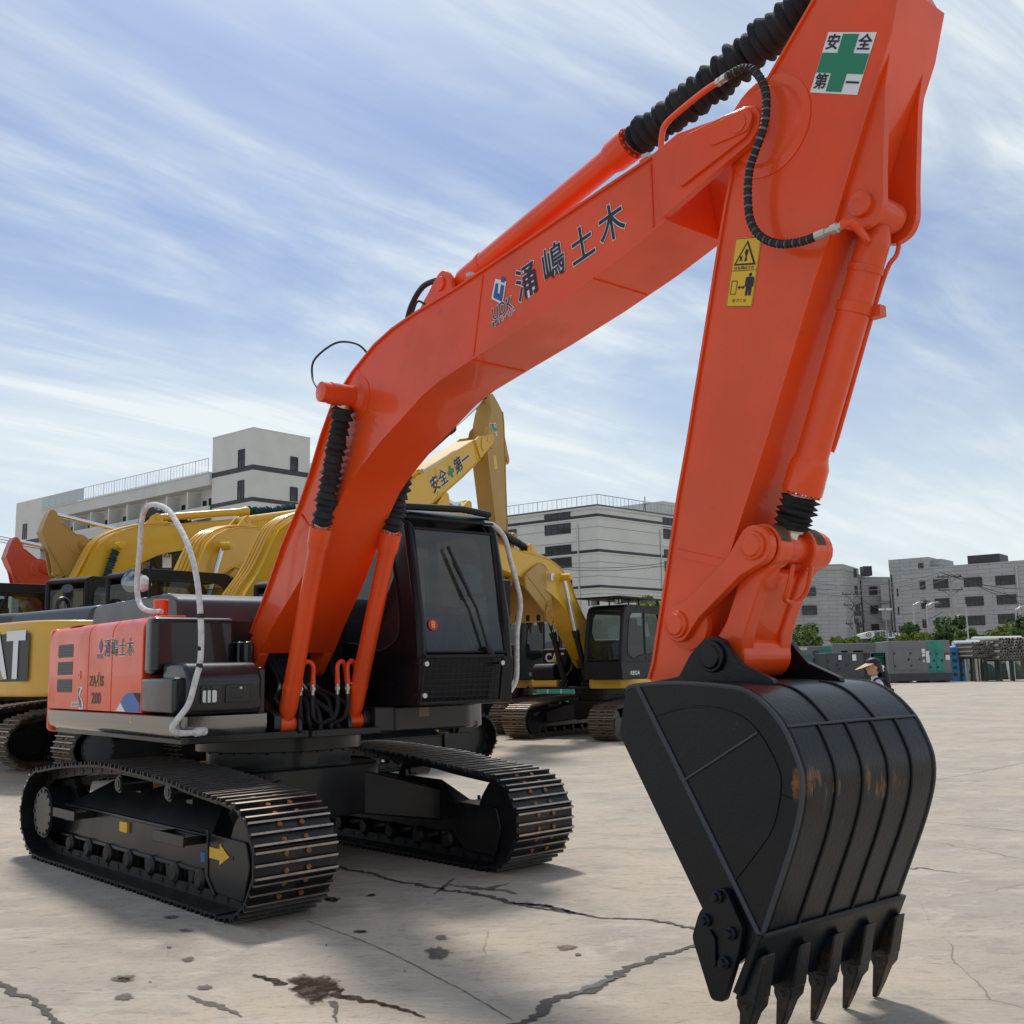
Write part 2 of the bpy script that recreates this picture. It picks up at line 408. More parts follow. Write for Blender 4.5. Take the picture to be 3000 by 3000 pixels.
# ------------------------------------------------------------------ ground
def ground_mat():
    m = mat('concrete', (0.40, 0.355, 0.295), 0.85)
    t = m.node_tree; p = t.nodes['Principled BSDF']
    co = N(t, 'ShaderNodeTexCoord')
    def noise(scale, det, sx=(1,1,1), rough=.6, dist=0, rot=0):
        mp = N(t, 'ShaderNodeMapping'); mp.inputs['Scale'].default_value = sx; mp.inputs['Rotation'].default_value = (0,0,rot)
        t.links.new(co.outputs['Object'], mp.inputs[0])
        n = N(t, 'ShaderNodeTexNoise'); n.inputs['Scale'].default_value = scale; n.inputs['Detail'].default_value = det; n.inputs['Roughness'].default_value = rough; n.inputs['Distortion'].default_value = dist
        t.links.new(mp.outputs[0], n.inputs['Vector']); return n.outputs['Fac']
    def mr(v, a, b, c=0., d=1.):
        r = N(t, 'ShaderNodeMapRange', interpolation_type='SMOOTHSTEP')
        for k, x in zip(('From Min','From Max','To Min','To Max'), (a,b,c,d)): r.inputs[k].default_value = x
        t.links.new(v, r.inputs['Value']); return r.outputs[0]
    def mix(f, A, B):
        x = N(t, 'ShaderNodeMix', data_type='RGBA'); t.links.new(f, x.inputs['Factor'])
        for k, c in (('A',A),('B',B)):
            if isinstance(c, tuple): x.inputs[k].default_value = (*c,1)
            else: t.links.new(c, x.inputs[k])
        return x.outputs['Result']
    def mulf(f, k):
        x = N(t, 'ShaderNodeMath', operation='MULTIPLY'); t.links.new(f, x.inputs[0])
        if isinstance(k, float): x.inputs[1].default_value = k
        else: t.links.new(k, x.inputs[1])
        return x.outputs[0]
    c = mix(mr(noise(.45,6), .38,.66), (0.50,0.42,0.325), (0.38,0.34,0.285))
    c = mix(mulf(mr(noise(1.3,10,(1,1.5,1),.72,.6,.3), .50,.60), .55), c, (0.32,0.285,0.235))
    c = mix(mulf(mr(noise(1.7,9,(1,2.2,1),.70,.8,.5), .50,.64), .75), c, (0.53,0.47,0.385))
    c = mix(mulf(mr(noise(5,10,(1,3,1),.75,.5,-.6), .52,.68), .75), c, (0.24,0.212,0.175))
    c = mix(mulf(mr(noise(16,9,(1,2,1),.78,0,.4), .52,.68), .7), c, (0.23,0.205,0.17))
    c = mix(mulf(mr(noise(3.1,6,(1,1,1),.6,1.5), .68,.76), .55), c, (0.17,0.155,0.135))
    c = mix(mulf(mr(noise(38,6,(1,1.6,1),.8), .62,.78), .75), c, (0.15,0.13,0.11))
    c = mix(mulf(mr(noise(11,9,(1,4,1),.75,.8,1.0), .55,.72), .55), c, (0.56,0.51,0.43))
    c = mix(mulf(mr(noise(90,3), .70,.78), .85), c, (0.08,0.07,0.06))
    # hairline cracks
    v = N(t, 'ShaderNodeTexVoronoi', feature='DISTANCE_TO_EDGE'); v.inputs['Scale'].default_value = .38
    mp = N(t, 'ShaderNodeMapping'); t.links.new(co.outputs['Object'], mp.inputs[0])
    nn = N(t, 'ShaderNodeTexNoise'); nn.inputs['Scale'].default_value = 2.2; nn.inputs['Detail'].default_value = 6
    t.links.new(co.outputs['Object'], nn.inputs['Vector'])
    ad = N(t, 'ShaderNodeMix', data_type='RGBA'); ad.inputs['Factor'].default_value = .12
    t.links.new(mp.outputs[0], ad.inputs['A']); t.links.new(nn.outputs['Color'], ad.inputs['B']); t.links.new(ad.outputs['Result'], v.inputs['Vector'])
    ck = mulf(mr(v.outputs['Distance'], .0028, .0008), mr(noise(.6,3), .50,.62))
    c = mix(mulf(ck, .6), c, (0.12,0.105,0.085))
    t.links.new(c, p.inputs['Base Color'])
    b = N(t, 'ShaderNodeBump'); b.inputs['Strength'].default_value = .55; b.inputs['Distance'].default_value = .01
    x = N(t, 'ShaderNodeMath', operation='ADD'); t.links.new(noise(9,10,(1,2,1),.75,.3,.5), x.inputs[0]); t.links.new(noise(60,4), x.inputs[1])
    t.links.new(x.outputs[0], b.inputs['Height']); t.links.new(b.outputs[0], p.inputs['Normal'])
    return m
ground_mat()
g = G(); g.add([(-900,-40,0),(900,-40,0),(900,1600,0),(-900,1600,0)], [(0,1,2,3)])
ground = struct(ob('ground', g, ['concrete'], sm=0))
mat('crack_fill', (0.055,0.047,0.038), .7, var=(30,(0.13,0.115,0.095),.8,.4,.7), bump=(60,.5))
mat('oil_wet', (0.045,0.030,0.018), .16, var=(12,(0.085,0.062,0.04),.8,.42,.6), bump=(14,.15))
mat('damp', (0.06,0.053,0.045), .55, var=(25,(0.17,0.15,0.125),.8,.4,.65), bump=(50,.4))
mat('puddle', (0.05,0.048,0.045), .07)
mat('rust_stain', (0.13,0.075,0.045), .7, var=(15,(0.24,0.19,0.14),.9,.4,.65))
rnd = random.Random(11)
def fade(o, vals):
    at = o.data.attributes.new('fade', 'FLOAT', 'POINT'); at.data.foreach_set('value', [float(v) for v in vals]); return o
def soften(name, k):
    m = MATS[name]; t = m.node_tree; p = t.nodes['Principled BSDF']
    a = N(t,'ShaderNodeAttribute', attribute_name='fade'); co = N(t,'ShaderNodeTexCoord')
    n = N(t,'ShaderNodeTexNoise'); n.inputs['Scale'].default_value = 22; n.inputs['Detail'].default_value = 8; n.inputs['Roughness'].default_value = .7; t.links.new(co.outputs['Object'], n.inputs['Vector'])
    s = N(t,'ShaderNodeMath', operation='MULTIPLY_ADD'); s.inputs[1].default_value = 1.6; t.links.new(n.outputs['Fac'], s.inputs[0]); t.links.new(a.outputs['Fac'], s.inputs[2])
    r = N(t,'ShaderNodeMapRange', interpolation_type='SMOOTHSTEP'); r.inputs['From Min'].default_value = .72; r.inputs['From Max'].default_value = 1.15; r.inputs['To Max'].default_value = k
    t.links.new(s.outputs[0], r.inputs['Value'])
    tr = N(t,'ShaderNodeBsdfTransparent'); mx = N(t,'ShaderNodeMixShader'); t.links.new(r.outputs[0], mx.inputs[0]); t.links.new(tr.outputs[0], mx.inputs[1]); t.links.new(p.outputs[0], mx.inputs[2])
    t.links.new(mx.outputs[0], t.nodes['Material Output'].inputs[0])
for nm, k in (('crack_fill',.95),('oil_wet',.93),('damp',.85),('puddle',.9),('rust_stain',.8)): soften(nm, k)
def strip(pts, wid, matn, name='crack', z=.004, jag=.6, step=.03):
    """an irregular sheet along a line on the ground; pts photo pixels, wid metres"""
    P = [gpt(*p).xy for p in pts]; W = wid if isinstance(wid, (list,tuple)) else [wid]*len(P)
    L = []; 
    for i in range(len(P)-1):
        n = max(2, int((P[i+1]-P[i]).length/step))
        for j in range(n): L.append((P[i].lerp(P[i+1], j/n), W[i]+(W[i+1]-W[i])*j/n))
    L.append((P[-1], W[-1])); a = []; b = []; wob = Vector((0,0))
    for i, (p, w) in enumerate(L):
        d = (L[min(i+1,len(L)-1)][0]-L[max(i-1,0)][0]).normalized(); n = Vector((-d.y,d.x))
        wob = wob*.85+n*rnd.uniform(-1,1)*w*.35
        a.append(p+wob+n*w*(.5+jag*rnd.uniform(-.5,.5))); b.append(p+wob-n*w*(.5+jag*rnd.uniform(-.5,.5)))
    g = G(); k = len(a); c = [(p+q)/2 for p, q in zip(a, b)]
    g.add([(q.x,q.y,z) for q in a]+[(q.x,q.y,z) for q in c]+[(q.x,q.y,z) for q in b], [(i,i+1,k+i+1,k+i) for i in range(k-1)]+[(k+i,k+i+1,2*k+i+1,2*k+i) for i in range(k-1)])
    return fade(ob(name, g, [matn], ground, sm=0), [0]*k+[1]*k+[0]*k)
def blob(px_, py_, wpx, hpx, matn, name='stain', z=.004, jag=.25, n=36):
    c = gpt(px_, py_).xy; ex = (gpt(px_+wpx/2, py_).xy-c); ey = (gpt(px_, py_-hpx/2).xy-c); P = []
    ph = [rnd.uniform(0,6.28) for _ in range(5)]
    for i in range(n):
        a = 2*math.pi*i/n; r = 1+jag*(.5*math.sin(2*a+ph[0])+.35*math.sin(3*a+ph[1])+.3*math.sin(5*a+ph[2])+.3*math.sin(9*a+ph[3]))+rnd.uniform(-.09,.09)
        q = c+ex*math.cos(a)*r+ey*math.sin(a)*r; P.append((q.x,q.y,z))
    g = G(); g.add([(c.x,c.y,z)]+P, [(0,1+i,1+(i+1)%n) for i in range(n)])
    return fade(ob(name, g, [matn], ground, sm=0), [1]+[0]*n)
r1 = lambda x, y: (300+x*.7764, 2500+y*.7764)
r2 = lambda x, y: (1500+x*.7764, 2500+y*.7764)
strip([r1(870,45),r1(1000,75),r1(1120,105),r1(1240,130),r1(1400,152),r1(1450,168),r1(1520,188),r1(1600,195),r1(1720,215),r1(1830,235),r2(0,190),r2(110,200),r2(200,225),r2(330,245),r2(450,250),r2(560,260),r2(700,288)],
      [.05,.045,.045,.05,.055,.05,.06,.06,.05,.03,.03,.05,.05,.03,.03,.045,.04], 'crack_fill')
strip([r1(1300,116),r1(1380,128),r1(1440,140),r1(1500,145),r1(1560,158)], [.01,.06,.09,.05,.01], 'rust_stain', 'stain')
strip([r1(1450,140),r1(1480,125),r1(1530,114)], [.06,.04,.01], 'rust_stain', 'stain', .005)
strip([r1(1250,155),r1(1290,120),r1(1330,95)], [.02,.03,.01], 'damp', 'stain')
strip([r2(700,342),r2(610,375),r2(540,400),r2(440,450),r2(330,500),r2(240,532),r2(150,560),r2(60,615),r2(-20,655)], [.05,.05,.055,.06,.07,.065,.06,.06,.06], 'crack_fill')
strip([r2(400,470),r2(330,503),r2(240,535)], [.02,.05,.03], 'puddle', 'puddle', .006)
strip([r1(562,463),r1(620,472),r1(700,495)], [.03,.045,.06], 'oil_wet', 'stain')
blob(*r1(800,507), 175, 68, 'oil_wet', 'puddle', .005, .30, 60)
strip([r1(880,525),r1(960,545),r1(1040,563),r1(1130,595),r1(1215,623)], [.10,.055,.04,.03,.01], 'oil_wet', 'stain', .0045)
strip([r1(860,560),r1(872,585),r1(880,640)], [.04,.025,.01], 'damp', 'stain')
strip([r1(325,538),r1(400,570),r1(515,622)], [.02,.05,.015], 'damp', 'crack')
for x, y, w, h, mn in ((80,475,72,22,'damp'),(82,478,36,12,'oil_wet'),(82,545,62,20,'damp'),(385,508,46,17,'damp'),(325,403,40,16,'damp'),(252,357,18,6,'damp'),(315,293,40,9,'rust_stain'),(258,243,46,10,'damp'),
                       (1015,160,32,7,'oil_wet'),(975,298,42,9,'oil_wet'),(1280,320,46,13,'damp'),(1268,378,84,34,'damp'),(1750,358,62,17,'rust_stain'),(1795,385,24,6,'oil_wet'),(865,175,50,14,'oil_wet'),(845,348,6,3,'ink'),(1140,447,6,3,'ink'),(180,487,12,4,'damp')):
    q = r1(x, y); blob(q[0], q[1], w, h, mn, 'stain', .005 if mn != 'oil_wet' else .006)
strip([(-5,2878),(40,2908),(78,2927),(130,2962),(190,3008)], [.05,.05,.035,.04,.04], 'crack_fill')
strip([(2665,2547),(2700,2543),(2740,2550),(2805,2558)], [.03,.05,.02,.006], 'damp', 'crack')
strip([(2724,2288),(2860,2265),(3005,2234)], .012, 'damp', 'crack')
strip([(2714,2408),(2850,2422),(3005,2437)], .010, 'damp', 'crack')
strip([(1500,2990),(1350,2900),(1160,2800),(1030,2745),(900,2700)], .008, 'damp', 'crack')
# ------------------------------------------------------------------ excavators
V0 = -0.155                      # centre plane of boom, arm and bucket
FOOT = Vector((0.35, 0, 1.60)); NOSE = Vector((5.42, 0, 4.10)); ARMPIN = Vector((5.97, 0, 4.80))
def roty(p, a):                  # rotation in the side plane about pivot p; positive lifts the front
    return Matrix.Translation(p) @ Matrix.Rotation(-a, 4, 'Y') @ Matrix.Translation(-p)
TRACK_PATH = [(-1.81,.75),(-1.33,.82),(-.85,.862),(-.42,.888),(-.04,.884),(.44,.862),(.85,.838),(1.18,.80),(1.53,.768),(1.80,.742),
  (1.94,.69),(2.03,.60),(2.09,.49),(2.11,.39),(2.09,.28),(2.02,.16),(1.93,.075),(1.82,.018),(1.6,.0),(1.0,.0),(.3,.0),(-.4,.0),(-1.1,.0),(-1.6,.0),
  (-1.77,.02),(-1.90,.075),(-2.02,.18),(-2.09,.30),(-2.10,.42),(-2.05,.55),(-1.95,.67)]
def resample(path, n):
    P = [Vector((a, b)) for a, b in path]; P.append(P[0])
    L = [0]
    for i in range(len(P)-1): L.append(L[-1]+(P[i+1]-P[i]).length)
    out = []; i = 0
    for k in range(n):
        s = L[-1]*k/n
        while L[i+1] < s: i += 1
        t = (s-L[i])/(L[i+1]-L[i]); out.append(P[i].lerp(P[i+1], t))
    return out, L[-1]
SHOE_N = 47
_pts, _len = resample(spl(TRACK_PATH, 4, True), SHOE_N)
PITCH = _len/SHOE_N
def shoe_mesh(far):
    g = G(); p = PITCH*1.0; H = 0.026
    g.box(-p/2+.002, p/2-.002, -.30, .30, -H-.016, -H, 0)
    for x in (-p/2+.022, 0.0, p/2-.022):
        g.add([(x-.013,-.299,-H),(x+.013,-.299,-H),(x+.007,-.299,0),(x-.007,-.299,0),(x-.013,.299,-H),(x+.013,.299,-H),(x+.007,.299,0),(x-.007,.299,0)],
              [(0,1,2,3),(7,6,5,4),(1,5,6,2),(0,3,7,4)], 0)
        g.add([(x-.007,-.299,0),(x+.007,-.299,0),(x+.007,.299,0),(x-.007,.299,0)], [(0,1,2,3)], 1)
    for y in (-.105, .105):
        g.box(-p/2-.01, p/2+.01, y-.02, y+.02, -H-.085, -H-.016, 0)
    for x in (-p/4-.002, p/4+.002):
        for y in (-.075, .085):
            g.cyl((x, y, -H), (x, y, -H+.015), .018, n=6, m=2)
        g.box(x-.014, x+.014, -.042, .048, -H, -H+.0015, 3)
    g.cyl((p/2, -.13, -H-.055), (p/2, .13, -H-.055), .022, n=8, m=0)
    return g
_shoe = {}
def track(root, side, tyaw, sp):
    """side -1 right, +1 left; everything in the undercarriage frame"""
    yc = side*1.1; s = side
    fr = sp['frame']
    g = G()
    def Y(a): return yc+s*a           # a: offset from the track's centre line, positive outwards
    def pr(poly, a0, a1, m=0): g.ext(poly, Y(a0), Y(a1), m)
    pr([(-1.60,.22),(1.16,.21),(1.16,.44),(-1.54,.45)], -.10, .10)
    # sloping cover from the side beam up to the inner rail
    g.add([(-1.53,Y(.10),.452),(1.15,Y(.10),.442),(.95,Y(-.10),.64),(-1.0,Y(-.10),.68),(-1.53,Y(-.10),.452),(1.15,Y(-.10),.442)],
          [(0,1,2,3),(0,3,4),(1,5,2),(3,2,5,4)])
    g.ext([(-1.56,.445),(1.14,.435),(1.14,.462),(-1.56,.472)], Y(.085), Y(.118))
    g.ext([(-1.60,.196),(1.14,.19),(1.14,.222),(-1.60,.228)], Y(.07), Y(.122))
    pr([(-1.95,.18),(-1.55,.22),(-1.45,.5),(-1.75,.60),(-1.98,.52)], -.12, -.02)
    for x in [-1.30+.36*i for i in range(7)]:       # roller guards
        pr([(x-.05,.20),(x+.05,.20),(x+.03,.10),(x-.03,.10)], .085, .105)
    fo = ob('track_frame', g, ['black_frame'], root, bev=.008)
    fo.rotation_euler = (0, 0, tyaw)
    # idler end cover
    c = G(); c.ext(rp([(1.17,.475),(1.68,.465),(1.73,.31),(1.66,.085),(1.28,.10),(1.15,.21)], .03), Y(-.14), Y(.13))
    c.ext([(1.14,.50),(1.175,.50),(1.175,.20),(1.30,.085),(1.27,.075),(1.14,.19)], Y(.128), Y(.142))
    ob('idler_cover', c, ['black_frame'], fo, bev=.012)
    c = G(); c.rev((1.72, Y(-.11), .385), (1.72, Y(.11), .385), [(0,.29),(.06,.29),(.065,.34),(.155,.34),(.16,.29),(.22,.29)], 24)
    ob('idler', c, ['black_frame'], fo)
    if sp.get('hero') and side < 0:
        d = G(); d.add([(a, Y(.1345), b) for a, b in ((1.19,.39),(1.335,.39),(1.335,.425),(1.47,.352),(1.335,.285),(1.335,.318),(1.19,.318))], [tuple(range(7))])
        d.box(1.40, 1.52, Y(.1335), Y(.132), .338, .362, 1)
        ob('arrow_sticker', d, ['decal_yellow', 'ink'], fo, sm=0)
        for x0, x1, z0, z1, mm in ((-.34,-.2,.345,.422,'decal_yellow'), (-1.50,-1.40,.33,.385,'decal_blue'), (1.04,1.10,.275,.34,'decal_blue')):
            d = G(); d.box(x0, x1, Y(.1215), Y(.10), z0, z1); ob('sticker', d, [mm], fo, sm=0)
        for x0 in (-1.18, .78):
            d = G(); d.box(x0-.16, x0-.145, Y(.10), Y(.27), .40, .455); d.box(x0+.30, x0+.315, Y(.10), Y(.27), .40, .455)
            d.box(x0-.16, x0+.315, Y(.265), Y(.28), .39, .465); d.box(x0-.14, x0+.30, Y(.12), Y(.135), .41, .445)
            ob('step', d, ['black_frame'], fo, bev=.004)
    # sprocket with final drive
    q = G(); q.cyl((-1.72, Y(-.10), .385), (-1.72, Y(.22), .385), .215, n=28)
    q.cyl((-1.72, Y(.22), .385), (-1.72, Y(.235), .385), .20, n=28, m=1)
    for i in range(14):
        a = 2*math.pi*i/14
        q.cyl((-1.72+.182*math.cos(a), Y(.235), .385+.182*math.sin(a)), (-1.72+.182*math.cos(a), Y(.243), .385+.182*math.sin(a)), .014, n=6, m=0)
    nt_ = 21; ring = []
    for i in range(nt_*2):
        r = .335 if i % 2 else .285
        a = 2*math.pi*i/(nt_*2); ring.append((-1.72+r*math.cos(a), .385+r*math.sin(a)))
    q.ext(ring, Y(-.03), Y(.03))
    ob('sprocket', q, ['black_frame', 'hood_grey'], fo)
    for i in range(7):
        x = -1.32+.395*i
        q = G(); q.rev((x, Y(-.15), .155), (x, Y(.15), .155), [(0,.05),(.02,.075),(.06,.075),(.065,.095),(.085,.095),(.09,.07),(.21,.07),(.215,.095),(.235,.095),(.24,.075),(.28,.075),(.30,.05)], 14)
        ob('bottom_roller', q, ['steel_track'], fo)
    for x in (-.42, .48):
        q = G(); q.cyl((x, Y(-.12), .70), (x, Y(.10), .70), .07, n=18); q.cyl((x, Y(.10), .70), (x, Y(.115), .70), .055, n=18, m=1); q.cyl((x, Y(.115), .70), (x, Y(.12), .70), .03, n=14, m=0)
        q.box(x-.05, x+.05, Y(-.16), Y(-.06), .5, .70)
        ob('carrier_roller', q, ['black_frame', 'hood_grey'], fo)
    key = sp['shoe']
    if key not in _shoe: _shoe[key] = shoe_mesh(0)
    me = None
    for i, p in enumerate(_pts):
        a = _pts[i-1]; b = _pts[(i+1) % SHOE_N]
        t = (b-a).normalized()
        if isinstance(_shoe[key], G):
            o = ob('track_shoe', _shoe[key], [key, sp['shoe_edge'], 'bolt_rust', 'ink'], fo, sm=25); _shoe[key] = o.data
        else: o = ob('track_shoe', None, None, fo, me=_shoe[key])
        o.location = (p.x, yc, p.y); o.rotation_euler = (0, -math.atan2(t.y, t.x), 0)
    return fo

def cylinder(root, name, a, b, t, rb, rr, mb, bel=None, gl=None, head=None, bellr=None):
    """hydraulic cylinder a->b, barrel up to fraction t, the rod (or its bellows) beyond"""
    a = Vector(a); b = Vector(b); d = (b-a); L = d.length; d.normalize()
    g = G()
    g.rev(a+d*.05, b, [(0,rb*.72),(.06,rb*.98),(.10,rb),(L*t-.22,rb),(L*t-.20,rb*1.08),(L*t-.17,rb*1.22),(L*t-.05,rb*1.25)], 24)
    gl0 = L*t-.05
    g.rev(a+d*(gl0+.004), b, [(0,rb*1.25),(.055,rb*1.25)], 24)
    for i in range(12):
        x, y = g.frame(d); an = 2*math.pi*i/12
        c = a+d*(gl0+.055)+(x*math.cos(an)+y*math.sin(an))*rb*1.05
        g.cyl(c, c+d*.018, rb*.12, n=6)
    w = rb*1.15
    g.cyl(a+Vector((0,-w,0)), a+Vector((0,w,0)), rb*.95, n=20)
    for f in (.18,):
        q = a+d*(L*t*f)
        g.rev(q, q+d, [(0,rb*1.0),(.002,rb*1.07),(.032,rb*1.07),(.034,rb)], 24, cap=False)
    o = ob(name, g, [mb], root)
    r = G(); e = G()
    r.cyl(a+d*(gl0+.05), b-d*.03, rr, n=16, m=0)
    r.cyl(b+Vector((0,-w,0)), b+Vector((0,w,0)), rb*.95, n=20, m=1)
    ob('rod', r, ['chrome', mb], o)
    if bel:
        br = bellr or rb*1.25
        s0 = gl0+.075; s1 = L-rb*1.25; n = max(6, int((s1-s0)/.052)); prof = [(0, rb*.75)]
        rnd = random.Random(int(L*1000))
        for i in range(n):
            x0 = (s1-s0)*i/n; x1 = (s1-s0)*(i+1)/n
            prof += [(x0+.006, br*rnd.uniform(.66,.76)), ((x0+x1)/2+rnd.uniform(-.010,.010), br*rnd.uniform(.88,1.10))]
        prof.append((s1-s0, rb*.7))
        X, Y_ = e.frame(d); rgs = []
        for k, (t_, r_) in enumerate(prof):
            f = t_/(s1-s0); c = a+d*(s0+t_)+(X*rnd.uniform(-1,1)+Y_*rnd.uniform(-1,1))*.004-Vector((0,0,.05*math.sin(math.pi*f)*(1-abs(d.z))*(1 if s1-s0 > .5 else 0)))
            ph = rnd.uniform(0,6.28); tl = rnd.uniform(-.012,.012)
            rgs.append([c+d*(tl*math.cos(2*math.pi*j/20+ph))+(X*math.cos(2*math.pi*j/20)+Y_*math.sin(2*math.pi*j/20))*r_*(1+.05*math.sin(2*(2*math.pi*j/20)+ph)) for j in range(20)])
        e.ring(rgs)
        ob('bellows', e, [bel], o, sm=20)
        k = G(); k.rev(a+d*(s0-.005), b, [(0,rb*.80),(.014,rb*.80)], 20, cap=True); k.rev(a+d*(s1-.006), b, [(0,rb*.76),(.014,rb*.76)], 20)
        ob('clamp_ring', k, ['fitting'], o)
    return o

def hwid(u): return .21+.12*min(1, max(0, (1.7-u)/1.2))
BOOM_TOP = [(.444,1.871),(.64,2.136),(.894,2.542),(1.118,2.822),(1.256,3.051),(1.402,3.33),(1.545,3.55),(1.80,3.73),(2.103,3.862),(2.334,3.918),(2.586,3.950),(3.103,3.99),(3.345,4.019),(4.017,4.097),(4.458,4.149),(4.84,4.19)]
BOOM_BOT = [(.574,1.720),(.80,1.95),(1.129,2.245),(1.33,2.46),(1.55,2.72),(1.743,2.895),(1.914,3.010),(2.196,3.16),(2.463,3.27),(2.70,3.375),(2.92,3.435),(3.30,3.497),(3.679,3.556),(4.15,3.641),(4.573,3.734),(4.90,3.825)]
NOSE_P = [(4.84,4.19),(5.02,4.232),(5.25,4.20),(5.44,4.188),(5.50,4.165),(5.527,4.115),(5.515,4.05),(5.46,3.996),(5.23,3.930),(4.90,3.825)]
ARM_P = [(4.62,1.485),(4.653,1.559),(4.77,2.004),(4.869,2.393),(4.943,2.641),(5.083,3.152),(5.215,3.643),(5.254,3.776),(5.307,3.938),(5.39,4.15),(5.53,4.295),(5.816,4.572),(5.90,4.80),(5.95,4.86),(6.02,4.86),(6.07,4.79),(6.16,4.60),(6.225,4.43),(6.163,4.218),(5.921,3.695),(5.822,3.474),(5.702,3.241),(5.392,2.56),(5.281,2.335),(5.148,2.059),(5.031,1.815),(4.963,1.665),(4.90,1.42),(4.83,1.31),(4.72,1.27),(4.65,1.34)]
SHELL = [tuple(p) for p in spl([(4.826,1.452),(4.889,1.470),(5.139,1.480),(5.42,1.465),(5.53,1.441),(5.615,1.387),(5.695,1.303),(5.743,1.207),(5.769,1.118),(5.761,1.007),(5.71,.854),(5.622,.658),(5.534,.466)], 4)]
def off_path(P, d):
    out = []
    for i in range(len(P)):
        a = Vector(P[max(i-1, 0)]); b = Vector(P[min(i+1, len(P)-1)]); t = (b-a).normalized()
        out.append((P[i][0]-t.y*d, P[i][1]+t.x*d))
    return out

def boom(root, sp, Tb):
    mb = sp['paint']
    g = G(); sec = []
    n = len(BOOM_TOP)
    for (a, b), (c, d) in zip(BOOM_TOP, BOOM_BOT):
        h = hwid((a+c)/2)
        sec.append([(a, V0-h, b), (c, V0-h, d), (c, V0+h, d), (a, V0+h, b)])
    g.ring(sec)
    for P, sg in ((BOOM_TOP, 1), (BOOM_BOT, -1)):             # flange plates, a little proud of the webs
        Q = off_path(P, .014*sg); rs = []
        for p, q in zip(P, Q):
            h = hwid(p[0])+.016
            rs.append([(p[0], V0-h, p[1]), (p[0], V0+h, p[1]), (q[0], V0+h, q[1]), (q[0], V0-h, q[1])])
        g.ring(rs)
    # boom foot ears
    for s in (-1, 1):
        g.ext(rp([(.44,1.86),(.60,1.72),(.42,1.52),(.30,1.52),(.26,1.62)], .05), V0+s*.33, V0+s*.25)
    o = ob('boom', g, [mb], root, sm=25); o.matrix_local = Tb
    q = G()
    for s in (-1, 1):
        q.ext(NOSE_P, V0+s*.205, V0+s*.245)
        q.ext(rp([(4.99,4.06),(5.0,3.99),(5.03,3.93),(5.46,4.03),(5.50,4.10),(5.46,4.165),(5.33,4.185),(5.08,4.19)], .03), V0+s*.245, V0+s*.262)
        q.ext(rp([(5.29,4.165),(5.23,4.10),(5.25,4.06),(5.47,4.045),(5.505,4.11),(5.47,4.165)], .025), V0+s*.262, V0+s*.272)
        q.cyl((NOSE.x, V0+s*.272, NOSE.z), (NOSE.x, V0+s*.277, NOSE.z), .045, n=24)
    ob('boom_nose', q, [mb], o, bev=.006)
    seams = [[(a[0], V0-.212, a[1]), (b[0], V0-.212, b[1])] for a, b in (((3.36,4.005),(3.25,3.50)), ((4.80,4.165),(4.80,3.815)))]
    seams += [[(x, V0-.21, z-.016), (x, V0+.21, z-.016)] for x, z in ((3.25,3.487),(4.35,3.683))] + [[(1.12, V0-hwid(1.12)-.002, 2.76), (1.30, V0-hwid(1.3)-.002, 2.60)]]
    for s_ in seams if sp.get('hero') else seams[:2]:         # weld seams on the webs
        q = G(); q.tube(s_, .007, 6); ob('weld_seam', q, [mb], o)
    # boom cylinder pins
    for s in (-1, 1):
        q = G(); q.rev((1.86, V0+s*.20, 3.53), (1.86, V0+s*.40, 3.53), [(0,.165),(.015,.165),(.022,.11),(.06,.085),(.07,.085),(.07,.08),(.24,.08),(.24,.073),(.315,.073),(.32,.06)], 24)
        ob('cylinder_pin', q, [mb], o)
    # arm cylinder bracket
    q = G()
    for s in (-1, 1):
        q.ext(rp([(2.45,3.94),(2.72,4.19),(2.80,4.235),(2.87,4.20),(2.95,3.985)], [0,.05,.05,.06,0]), V0+s*.085, V0+s*.125)
    q.cyl((2.79,V0-.14,4.135), (2.79,V0+.14,4.135), .05, n=20)
    ob('cylinder_bracket', q, [mb], o, bev=.004)
    # hydraulic lines along the back of the boom
    q = G()
    for k, s in enumerate((-.12, -.04, .05, .13)):
        P = [(p[0]-.045, V0+s, p[1]+.055) if p[0] < 2.0 else (p[0], V0+s, p[1]+.05) for p in BOOM_TOP[1:(10 if not sp.get('lines') else 12)]]
        if sp.get('lines') or k in (0, 3): q.tube(spl(P, 3), .021, 8)
    if q.v: ob('hydraulic_line', q, [sp.get('line_mat', mb)], o)
    return o

